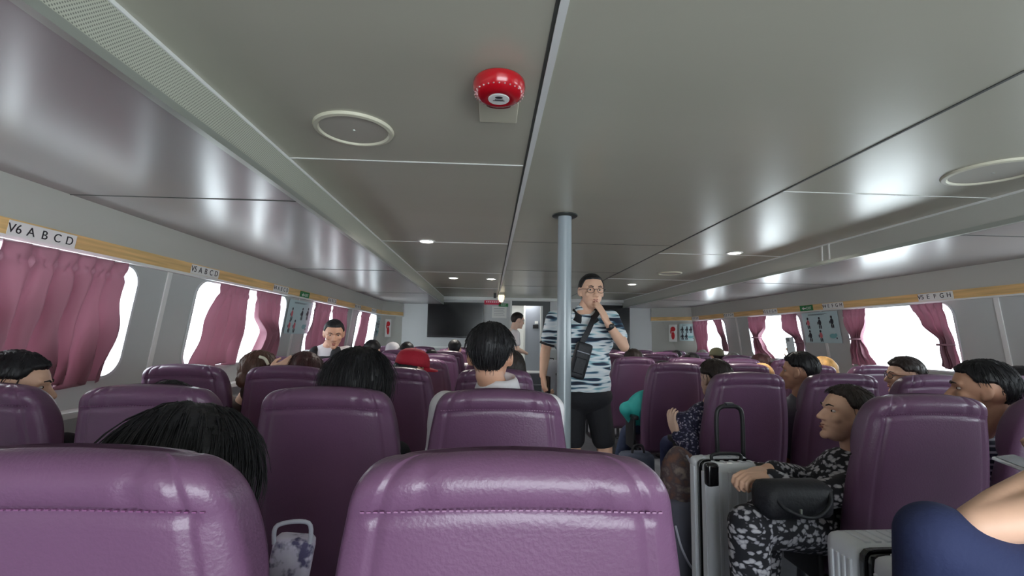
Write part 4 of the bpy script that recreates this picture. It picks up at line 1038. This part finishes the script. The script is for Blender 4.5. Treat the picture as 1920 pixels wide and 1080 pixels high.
# ---- seated figures.  seat(row k, column x): shoulders 0.19 in front of the backrest top, hips 0.34
def sit(label, px, top, k, Yoff=0.16, shx=None, lean=0.0, shz=None, hs=1.0, ex=0.130, hipx=None, colx=None, Y=None, **kw):
    Yh = (ROWS[k] + Yoff) if Y is None else Y
    h = headpos(px, top, Yh, hs, ex)
    cx = colx if colx is not None else h.x
    s = V((shx if shx is not None else (h.x * 0.6 + cx * 0.4), Yh + 0.02, shz if shz is not None else h.z - 0.225 * hs))
    hp = V((hipx if hipx is not None else cx, ROWS[k] + 0.33 if Y is None else Y + 0.16, 0.55))
    return person(label, hip=hp, sh=s, head=h, hs=hs, **kw)
FAR = dict(vox=0.011, hands=False)
sit('person with short black hair, head turned to the window, at the left edge', 38, 658, 1, colx=-1.70, yaw=-1.0, pitch=-0.1, hair=('short', H_BLACK), shirt=C_BLACK, vox=0.006, face=True, strands=250, hs=1.05, Yoff=0.20)
sit('person with long black hair seated low in front, just beyond the nearest left seat', 352, 764, 0, Yoff=0.24, colx=-0.54, yaw=0.25, pitch=-0.35, hair=('long', H_BLACK), hair_kw={'vol': 1.5, 'back_len': 0.22}, shirt=C_BLACK, vox=0.006, strands=900, hs=1.06, ex=0.150, hands=False, shw=0.15)
sit('slouched person whose dark hair just shows above a left seat, second row', 322, 712, 1, Yoff=0.20, colx=-1.12, yaw=0.3, hair=('short', H_BLACK), hair_kw={'vol': 1.4}, shirt=C_BLACK, vox=0.008, strands=300, ex=0.14, shz=0.80, hands=False)
sit('person with a thick black bob, seated left of the man in the white collar', 676, 651, 1, Yoff=0.20, colx=-0.54, yaw=0.1, pitch=-0.1, hair=('bob', H_BLACK), hair_kw={'vol': 1.15}, shirt=C_BLACK, vox=0.006, strands=600, hs=1.05, ex=0.158, hands=False)
r_, m_, a_, t_ = sit('man with short black hair and a white collared shirt, seen from behind', 921, 602, 1, Yoff=0.22, colx=0.03, shx=0.035, yaw=-0.12, pitch=0.03, hair=('short', H_BLACK), hair_kw={'vol': 1.25}, skin=M_SKIN2, shirt=C_WHITE, vox=0.0055, strands=500, hs=1.03, ex=0.140, shz=0.985, cup=0.035, shw=0.205, collar=C_WHITE, hands=False, girth=1.1, sleeve='long')
r_, m_, a_, t_ = sit('person with brown hair in a pale clip resting a hand on the head', 492, 655, 2, colx=-1.62, yaw=-0.5, roll=0.15, hair=('tied', H_BROWN), hair_kw={'vol': 1.4}, shirt=C_DKBROWN, sleeve='long', vox=0.006, strands=200, ex=0.14,
    arms={'R': dict(elbow=P(470, 735, 2.80), wrist=P(505, 702, 2.74), dir=V((0.55, 0.25, 0.35)), palm=V((-0.2, 1, 0.1)), curl=0.55, thumb=1)})
bm = bmesh.new(); c_ = P(497, 676, 2.78); add_tube(bm, bezier([P(487, 669, 2.775), P(497, 673, 2.765), P(503, 684, 2.77)], 6), [0.008] * 13, 8); bm.transform(Matrix.Translation(-r_.location)); obj('hair_clip', bm, M_CREAM, r_, smooth=True)
sit('person with long auburn brown hair beside the raised hand', 574, 658, 2, colx=-1.12, yaw=0.2, hair=('long', H_RED), hair_kw={'vol': 1.1, 'back_len': 0.15}, shirt=C_DKBROWN, vox=0.007, ex=0.146, hands=False, strands=150)
rt_ = person('man facing back toward the camera over the left seats, white shirt and black vest', hip=V((P(622, 640, 4.62).x, 4.62, 0.82)), sh=P(612, 664, 4.58), head=P(626, 626, 4.50), yaw=PI + 0.35, pitch=-0.30, skin=M_SKIN2, hair=('crop', H_BLACK), shirt=C_WHITE, pants=C_BLACK, hs=1.12, tyaw=PI, vox=0.006, face=True, shw=0.19,
    knees=[V((P(622, 640, 4.62).x + 0.1, 4.6, 0.48)), V((P(622, 640, 4.62).x - 0.1, 4.6, 0.48))], feet=[V((P(622, 640, 4.62).x + 0.1, 4.62, 0.09)), V((P(622, 640, 4.62).x - 0.1, 4.62, 0.09))])[0]
bm = bmesh.new(); q = P(612, 668, 4.56); 
ell(bm, (q.x, q.y + 0.01, q.z - 0.15), (0.215, 0.14, 0.21)); ell(bm, (q.x - 0.1, q.y + 0.0, q.z + 0.02), (0.055, 0.11, 0.075)); ell(bm, (q.x + 0.1, q.y + 0.0, q.z + 0.02), (0.055, 0.11, 0.075))
me = remesh(bm, 0.008, 3); mobj('vest', me, C_BLACK, rt_, origin=rt_.location)
r_, m_, a_, t_ = sit('person in a red baseball cap turned to the side', 776, 648, 2, Yoff=0.20, colx=-0.52, yaw=-0.95, pitch=-0.15, hair=('bob', H_BLACK), hair_kw={'vol': 0.6, 'hat': True}, shirt=C_BLACK, vox=0.007, ex=0.150, hands=False)
cap_hat(r_, m_, mat('red_cap_cloth', rgb(178, 28, 52), 0.75, bump=(120, 0.15)))
sit('person with long dark hair just beyond the man in the white collar', 956, 654, 2, Yoff=0.22, colx=0.05, yaw=-0.2, hair=('long', H_DARK), hair_kw={'vol': 0.9, 'back_len': 0.16}, shirt=C_WHITE, vox=0.009, ex=0.14, hands=False)
# far rows on the left
far_left = [(699, 636, 4, H_BLACK, 'person with dark hair in front of the far left window', C_GREY, None), (737, 639, 5, H_DARK, 'person in a white backward cap near the front left corner', C_WHITE, 'white'),
            (764, 640, 5, H_BLACK, 'person with dark hair right of the white cap', C_BLACK, None), (853, 636, 5, H_BLACK, 'person with cropped dark hair below the left television', C_WHITE, None), (810, 655, 4, H_BLACK, 'low dark haired person left of the seat under the television', C_BLACK, None)]
for px, top, k, hm, lab, sh_, hat in far_left:
    r_, m_, a_, t_ = sit(lab, px, top, k, hair=('short', hm), shirt=sh_, ex=0.15 if hat else 0.135, hair_kw={'hat': bool(hat)}, **FAR)
    if hat: cap_hat(r_, m_, C_WHITE, back=True)
# man in white by the doorway
yv = 7.75; xv = P(972, 600, yv).x
person('man in a white shirt and glasses leaning sideways by the doorway', hip=V((xv - 0.16, yv, 0.92)), sh=V((xv - 0.09, yv, 1.33)), head=P(971, 601, yv), yaw=-1.15, pitch=-0.2, skin=M_SKIN3, hair=('crop', H_DARK), shirt=C_WHITE, pants=C_BLACK, hs=1.12, tyaw=-1.3, vox=0.008, face=True, specs=M_PLASTIC, shw=0.17, hands=False,
    knees=[V((xv - 0.14, yv + 0.08, 0.5)), V((xv - 0.14, yv - 0.08, 0.5))], feet=[V((xv - 0.16, yv + 0.08, 0.09)), V((xv - 0.16, yv - 0.08, 0.09))])

# ---- right block: the woman in the leaf-print outfit with the suitcase
YW = 1.93
hw_ = P(1586, 779, YW + 0.02)
WOM = person('person in a black and white leaf print outfit facing left, hand on a suitcase handle', hip=V((1.40, 1.98, 0.52)), sh=P(1603, 884, YW + 0.03), head=hw_, yaw=1.42, pitch=0.16, roll=0, skin=M_SKIN, hair=('tied', H_DARK), hair_kw={'fr': 1.15, 'vol': 1.1}, shirt=C_FLOR, sleeve='long', pants=C_FLOR, hs=1.0,
    shw=0.155, tyaw=1.35, vox=0.0048, cvox=0.006, face=True, strands=350, girth=1.12,
    arms={'L': dict(elbow=P(1516, 935, YW - 0.14), wrist=P(1440, 893, YW - 0.10), dir=V((-1, -0.1, 0.05)), palm=V((0.1, 0.2, -1)), curl=0.95, thumb=-1),
          'R': dict(elbow=P(1520, 900, YW + 0.16), wrist=P(1440, 880, YW + 0.02), dir=V((-1, -0.4, -0.1)), palm=V((0, 0, -1)), curl=0.6, thumb=1)},
    knees=[P(1404, 985, 1.73), P(1432, 968, 1.90)], feet=[V((0.95, 1.75, 0.09)), V((1.06, 1.91, 0.09))])[0]
bm = bmesh.new(); ell(bm, hw_ + V((0.02, -0.084, -0.034)) - WOM.location, (0.005, 0.005, 0.006), sub=2); obj('earring', bm, M_STEEL, WOM, smooth=True)
# black handbag on her lap
hb = P(1490, 928, 1.72); b = empty('handbag', hb, 0.15, 'black soft handbag on the lap of the person in leaf print', 'bag')
bm = bmesh.new(); add_box(bm, (-0.15, -0.06, -0.075), (0.13, 0.06, 0.055), 0.05); 
for v in bm.verts: v.co += V((0, 0, 0.012 * noise.noise(v.co * 14)))
obj('pouch', bm, M_BAGBLK, b, smooth=True)
bm = bmesh.new(); add_tube(bm, bezier([(-0.12, -0.03, 0.03), (-0.10, -0.075, -0.02), (0.0, -0.08, -0.05), (0.08, -0.07, -0.01), (0.1, -0.03, 0.04)], 8), 0.007, 8); obj('strap', bm, M_BAGBLK, b, smooth=True)
bm = bmesh.new(); add_box(bm, (-0.052, -0.083, -0.05), (-0.044, -0.076, -0.02), 0.002); obj('zip_pull', bm, M_METAL, b)

# ---- suitcases
def suitcase(x, y, rz, w, d, h, label, m=M_SHELL, handle=0.0, hw=0.16, ribs=8, band=True, z=0.0, frame_dark=True, hx=0.0):
    """w wide, d thick, h tall on four wheels; two ribbed shells, a dark seam band and a telescopic handle"""
    o = empty('suitcase', (x, y, z), rz, label, 'suitcase')
    z0 = 0.055
    for s in (-1, 1):
        bm = bmesh.new(); lo = (-w / 2, 0.016 if s > 0 else -d / 2, z0); hi = (w / 2, d / 2 if s > 0 else -0.016, h); add_box(bm, lo, hi, 0.034)
        for k in range(ribs):
            rx = -w / 2 + 0.05 + (w - 0.1) * k / (ribs - 1); yy = s * d / 2
            add_box(bm, (rx - 0.008, min(yy - s * 0.03, yy + s * 0.004), z0 + 0.03), (rx + 0.008, max(yy - s * 0.03, yy + s * 0.004), h - 0.03), 0.003)
            add_box(bm, (rx - 0.008, min(s * 0.035, yy - s * 0.03), h - 0.01), (rx + 0.008, max(s * 0.035, yy - s * 0.03), h + 0.004), 0.003)
        for k in range(4):
            ry = s * (0.04 + (d / 2 - 0.075) * k / 3)
            for sx in (-1, 1): add_box(bm, (min(sx * (w / 2 - 0.01), sx * (w / 2 + 0.004)), ry - 0.005, z0 + 0.04), (max(sx * (w / 2 - 0.01), sx * (w / 2 + 0.004)), ry + 0.005, h - 0.04), 0.002)
        obj('shell', bm, m, o, angle=50)
    bm = bmesh.new(); add_box(bm, (-w / 2 + 0.002, -0.018, z0 + 0.002), (w / 2 - 0.002, 0.018, h - 0.002), 0.03); obj('seam_band', bm, M_BLACKGLOSS, o, smooth=True)
    if frame_dark:
        for sx in (-1, 1):
            for zz in (h - 0.05, z0 + 0.05):
                bm = bmesh.new(); add_box(bm, (sx * (w / 2 - 0.02) - 0.028, -d / 2 - 0.003, zz - 0.045), (sx * (w / 2 - 0.02) + 0.028, -d / 2 + 0.04, zz + 0.054), 0.016); obj('corner_guard', bm, M_BLACKGLOSS, o, smooth=True)
    for sx in (-1, 1):
        for sy in (-1, 1):
            bm = bmesh.new(); Mw = Matrix.Translation((sx * (w / 2 - 0.05), sy * (d / 2 - 0.045), 0.026)) @ Matrix.Rotation(PI / 2, 4, 'Y'); add_lathe(bm, [(0.0005, -0.018), (0.022, -0.018), (0.026, -0.012), (0.026, 0.012), (0.022, 0.018), (0.0005, 0.018)], 20, Mw); add_box(bm, (sx * (w / 2 - 0.05) - 0.01, sy * (d / 2 - 0.045) - 0.02, 0.03), (sx * (w / 2 - 0.05) + 0.01, sy * (d / 2 - 0.045) + 0.02, 0.06)); obj('wheel', bm, M_PLASTIC, o, angle=40)
    if handle:
        bm = bmesh.new(); yy = d / 2 - 0.03; zt = h + handle
        add_tube(bm, [V((hx - hw / 2, yy, h - 0.03))] + bezier([(hx - hw / 2, yy, h + 0.02), (hx - hw / 2, yy, zt - 0.03), (hx - hw / 2 + 0.02, yy, zt + 0.012), (hx, yy, zt + 0.018), (hx + hw / 2 - 0.02, yy, zt + 0.012), (hx + hw / 2, yy, zt - 0.03), (hx + hw / 2, yy, h + 0.02)], 6) + [V((hx + hw / 2, yy, h - 0.03))], 0.0105, 10)
        ho = obj('telescopic_handle', bm, M_PLASTIC, o, smooth=True)
        bm = bmesh.new(); add_box(bm, (hx - 0.02, d / 2 - 0.042, zt + 0.022), (hx + 0.02, d / 2 - 0.018, zt + 0.036), 0.005); obj('release_button', bm, M_STEEL, ho)
    bm = bmesh.new(); add_tube(bm, bezier([(-0.07, -0.005, h - 0.004), (-0.06, -0.005, h + 0.022), (0.06, -0.005, h + 0.022), (0.07, -0.005, h - 0.004)], 6), 0.008, 8); obj('carry_handle', bm, M_PLASTIC, o, smooth=True)
    return o
suitcase(1.10, 2.20, 0.06, 0.27, 0.20, 0.72, 'white suitcase with its black handle pulled up, held by the seated person in leaf print', handle=0.21, hw=0.13, ribs=5, hx=0.065)
suitcase(1.105, 1.20, 0.04, 0.34, 0.27, 0.752, 'white ribbed suitcase with black seam and corner guards at the lower right', ribs=9)
suitcase(1.10, 8.66, 0.0, 0.26, 0.18, 0.68, 'white ribbed suitcase on the lowest step behind the support pole', ribs=6, z=0.192, frame_dark=False)

# ---- other passengers on the right
r_, m_, a_, t_ = sit('person with tied dark hair and a blue paisley blouse leaning into the aisle', 1338, 670, 2, Yoff=0.22, colx=1.44, shx=1.38, yaw=0.35, hair=('tied', H_DARK), hair_kw={'vol': 1.3}, skin=M_SKIN3, shirt=C_FLOR2, sleeve='long', pants=C_NAVY, vox=0.0055, strands=250, ex=0.14, girth=1.15,
    arms={'L': dict(elbow=P(1300, 846, 2.84), wrist=P(1268, 815, 2.92), dir=V((-0.25, 0.2, 1)), palm=V((0.9, 0.3, 0)), curl=0.45, thumb=1)})
bm = bmesh.new()
p0 = P(1274, 905, 2.58)
b = empty('backpack', (p0.x, 2.58, 0), 0.2, 'brown and grey backpack with pale piping standing in the aisle', 'backpack')
add_box(bm, (-0.12, -0.08, 0.005), (0.12, 0.09, 0.44), 0.06); 
for v in bm.verts: v.co += V((noise.noise(v.co * 6), noise.noise(v.co * 6 + V((3, 0, 0))), 0)) * 0.012
obj('body', bm, mat('grey_backpack', rgb(84, 84, 96), 0.8), b, smooth=True)
bm = bmesh.new(); ell(bm, (0.0, 0.0, 0.52), (0.105, 0.08, 0.17)); 
for v in bm.verts: v.co += v.co.normalized() * 0.02 * noise.noise(v.co * 12)
obj('top_compartment', bm, mix_pattern('brown_camouflage', [rgb(120, 84, 68), rgb(80, 66, 70), rgb(140, 124, 116)], 'noise', 16, 3, stops=[0.35, 0.5, 0.62]), b, smooth=True)
bm = bmesh.new(); add_tube(bm, bezier([(-0.085, -0.088, 0.32), (-0.05, -0.092, 0.2), (0.02, -0.092, 0.1), (0.09, -0.088, 0.2), (0.09, -0.086, 0.34)], 8), 0.006, 8)
add_tube(bm, bezier([(0.0, -0.07, 0.66), (0.06, -0.085, 0.54), (0.09, -0.095, 0.42), (0.095, -0.095, 0.36)], 8), 0.006, 8); obj('piping', bm, mat('pale_piping', rgb(190, 190, 205), 0.6), b, smooth=True)
bm = bmesh.new(); b2 = bmesh.new(); add_lathe(b2, [(0.0005, -0.006), (0.03, -0.006), (0.034, 0), (0.03, 0.006), (0.0005, 0.006)], 24); b2.transform(Matrix.Translation((0.055, -0.098, 0.27)) @ Matrix.Rotation(PI / 2, 4, 'X') @ Matrix.Diagonal((0.8, 1.5, 1, 1))); merge(bm, b2); obj('oval_badge', bm, M_PAPER, b, smooth=True)
sit('person with dark hair in a bright teal shirt and jeans by the aisle', 1243, 674, 3, Yoff=0.22, colx=1.42, shx=1.33, yaw=0.1, hair=('short', H_BLACK), shirt=C_TEAL, sleeve='long', pants=C_JEAN, vox=0.008, ex=0.14, hands=True,
    arms={'L': dict(elbow=P(1188, 788, 4.12), wrist=P(1212, 802, 4.32), dir=V((0.3, 1, -0.1)), palm=V((0, 0, -1)), curl=0.4)},
    knees=[P(1178, 812, 4.42), P(1215, 812, 4.42)], feet=[V((1.22, 4.5, 0.09)), V((1.42, 4.5, 0.09))])
b = empty('grey_backpack', (P(1180, 850, 3.9).x, 3.72, 0), 0.1, 'small grey blue backpack on the floor by the person in teal', 'backpack')
bm = bmesh.new(); add_box(bm, (-0.13, -0.08, 0.004), (0.13, 0.08, 0.40), 0.06); obj('body', bm, mat('slate_nylon', rgb(92, 98, 118), 0.8, bump=(40, 0.3)), b, smooth=True)
bm = bmesh.new(); add_box(bm, (-0.09, -0.11, 0.04), (0.09, -0.06, 0.22), 0.03); obj('front_pocket', bm, MATS['slate_nylon'], b, smooth=True)
bm = bmesh.new(); add_tube(bm, bezier([(-0.05, -0.04, 0.39), (-0.03, -0.04, 0.45), (0.03, -0.04, 0.45), (0.05, -0.04, 0.39)], 6), 0.009, 8); obj('loop', bm, M_BAGBLK, b, smooth=True)
sit('man with short dark hair and a grey shirt between two right seats', 1496, 658, 2, Yoff=0.24, colx=2.03, shx=1.98, yaw=0.75, hair=('short', H_BLACK), hair_kw={'vol': 1.1}, skin=M_SKIN2, shirt=C_GREY, vox=0.006, face=True, strands=200, ex=0.136, hands=False)
sit('man in glasses seen in profile facing left before the right window', 1692, 667, 2, Yoff=0.30, colx=2.60, yaw=1.25, skin=M_SKIN, hair=('short', H_DARK), hair_kw={'vol': 1.25}, shirt=C_GREY, vox=0.006, face=True, specs=M_PLASTIC, strands=200, ex=0.138, hands=False)
sit('man with cropped dark hair and a striped navy shirt looking left', 1835, 671, 1, Yoff=0.24, colx=2.02, shx=1.98, yaw=0.85, skin=M_SKIN2, hair=('short', H_BLACK), hair_kw={'vol': 0.8}, shirt=C_STRIPE, vox=0.0055, face=True, strands=350, ex=0.133, hs=1.04, hands=False)
far_right = [(1908, 684, 2, ('short', H_BLACK), 'person whose dark hair shows at the right edge beyond the striped shirt man', C_BLACK, 0, 3.25),
             (1541, 668, 3, ('long', H_BLOND), 'person with orange blond hair behind the grey shirt man', C_BEIGE, 0.1, None),
             (1427, 679, 3, ('tied', H_BLOND), 'person with a pale blond topknot above the second right column', C_BEIGE, 0, None),
             (1425, 664, 4, ('bob', H_RED), 'person with dark auburn hair in front of the blond topknot', C_DKBROWN, 0.2, None),
             (1343, 651, 5, ('short', H_DARK), 'person in an olive green cap near the far right window', C_GREY, 0, None),
             (1374, 662, 5, ('bob', H_GREY), 'person with grey dark hair right of the olive cap', C_GREY, 0, None),
             (1296, 660, 4, ('short', H_BLACK), 'person with black hair left of the olive cap', C_BLACK, 0, None),
             (1316, 655, 6, ('short', H_GREY), 'person with grey hair near the front right corner', C_BEIGE, 0, None),
             (1187, 655, 4, ('bob', H_DARK), 'person with dark hair and a pink shirt right of the standing man', C_PINK, 0, None),
             (1268, 656, 6, ('short', H_BLACK), 'small dark head in the farthest right rows', C_BLACK, 0, None)]
for px, top, k, hr, lab, shm, yw, cx in far_right:
    r_, m_, a_, t_ = sit(lab, px, top, k, hair=hr, shirt=shm, yaw=yw, ex=0.136, colx=cx, hair_kw=({'vol': 0.8} if hr[0] in ('bob', 'long') else {'hat': 'olive green cap' in lab}), **FAR)
    if 'olive green cap' in lab: cap_hat(r_, m_, mat('olive_cap_cloth', rgb(116, 114, 88), 0.8), back=False)
# raised phone
pc = P(1483, 645, 5.0); r_, m_, a_, t_ = sit('person holding a phone up against the bright right window', 1500, 672, 4, colx=3.15, shx=3.15, hair=('short', H_BLACK), shirt=C_GREY, vox=0.008, yaw=0,
    arms={'L': dict(elbow=P(1488, 720, 5.05), wrist=P(1486, 678, 5.03), dir=V((-0.1, 0, 1)), palm=V((0, 1, 0)), curl=0.5)})
b = empty('mobile_phone', P(1482, 647, 5.0), -0.15, 'grey phone held up against the bright right window', 'phone')
bm = bmesh.new(); add_box(bm, (-0.04, -0.006, -0.085), (0.04, 0.006, 0.085), 0.005, Matrix.Rotation(-0.12, 4, 'Y')); obj('case', bm, mat('phone_grey', rgb(110, 112, 112), 0.5), b)
bm = bmesh.new(); add_box(bm, (-0.03, -0.009, 0.04), (-0.005, -0.006, 0.075), 0.001, Matrix.Rotation(-0.12, 4, 'Y')); obj('camera_bump', bm, M_PLASTIC, b)

# ---- neighbour at the lower right: crossed knee in navy, elbow and forearm
NB = person('neighbour at the right edge, only a navy trousered knee and bent bare elbow in view', hip=V((1.52, 0.78, 0.56)), sh=V((1.52, 0.86, 1.02)), head=V((1.50, 0.98, 1.24)), yaw=0.2, skin=M_SKIN, hair=('short', H_BLACK), shirt=C_GREY, sleeve='short', pants=C_NAVY, vox=0.006, shw=0.19, tyaw=0.45,
    arms={'L': dict(elbow=P(1830, 985, 0.92), wrist=P(1975, 885, 0.94), dir=V((0.6, 0.5, 0.7)), palm=V((0.5, 0.3, 0.5)), curl=0.6),
          'R': dict(elbow=V((1.72, 0.98, 0.82)), wrist=V((1.45, 1.12, 0.95)), dir=V((-0.5, 0.3, 0.6)), palm=V((-0.5, 0, 0.5)), curl=0.6)},
    knees=[P(1757, 1012, 0.95), V((1.62, 1.22, 0.52))], feet=[V((1.05, 1.18, 0.30)), V((1.62, 1.28, 0.09))], girth=1.3)[0]
# phone with clear case at the right edge
b = empty('mobile_phone', P(1962, 888, 1.0), 0.3, 'phone with a clear case at the right edge above the bare forearm', 'phone')
bm = bmesh.new(); add_box(bm, (-0.04, -0.075, -0.004), (0.04, 0.075, 0.004), 0.004, Matrix.Rotation(0.25, 4, 'X')); obj('case', bm, M_SHELL, b)
bm = bmesh.new(); add_box(bm, (-0.036, -0.07, 0.0042), (0.036, 0.07, 0.0052), 0, Matrix.Rotation(0.25, 4, 'X')); obj('screen', bm, M_TV, b)
# pale printed pouch between the first two seat columns
pb = P(512, 1035, 1.16); b = empty('printed_bag', (pb.x, pb.y, pb.z - 0.305), 0.2, 'pale lilac bag with dark print wedged between the nearest left seats', 'bag')
bm = bmesh.new(); add_box(bm, (-0.045, -0.03, 0), (0.045, 0.03, 0.34), 0.02, Matrix.Rotation(0.14, 4, 'Y')); obj('pouch', bm, mix_pattern('lilac_print', [rgb(90, 84, 120), rgb(208, 200, 222), rgb(216, 210, 228)], 'noise', 26, 3, stops=[0.36, 0.45, 0.6]), b, smooth=True)
bm = bmesh.new(); add_tube(bm, bezier([(0.005, -0.02, 0.33), (0.01, -0.02, 0.37), (0.075, -0.02, 0.37), (0.08, -0.02, 0.32)], 6), 0.005, 8); obj('strap', bm, mat('pale_piping', rgb(190, 190, 205), 0.6), b, smooth=True)
WORLD = 4.0; EXPO = 1.42

# ================================================================== LIGHT
w = bpy.data.worlds.new('daylight'); scene.world = w; w.use_nodes = True
nt = w.node_tree; bg = nt.nodes['Background']
tc = nt.nodes.new('ShaderNodeTexCoord'); sep = nt.nodes.new('ShaderNodeSeparateXYZ'); nt.links.new(tc.outputs['Generated'], sep.inputs[0])
r = nt.nodes.new('ShaderNodeValToRGB'); nt.links.new(sep.outputs['Z'], r.inputs[0])
r.color_ramp.elements[0].position = 0.0; r.color_ramp.elements[0].color = (0.75, 0.82, 0.86, 1)
r.color_ramp.elements[1].position = 0.6; r.color_ramp.elements[1].color = (0.92, 0.97, 1.0, 1)
nt.links.new(r.outputs[0], bg.inputs[0]); bg.inputs[1].default_value = WORLD
scene.view_settings.view_transform = 'Standard'; scene.view_settings.look = 'None'; scene.view_settings.gamma = 1.0; scene.view_settings.use_curve_mapping = False
scene.view_settings.exposure = EXPO
scene.cycles.max_bounces = 10; scene.cycles.diffuse_bounces = 6; scene.cycles.glossy_bounces = 4; scene.cycles.transparent_max_bounces = 12
scene.cycles.caustics_reflective = False; scene.cycles.caustics_refractive = False; scene.cycles.sample_clamp_indirect = 6
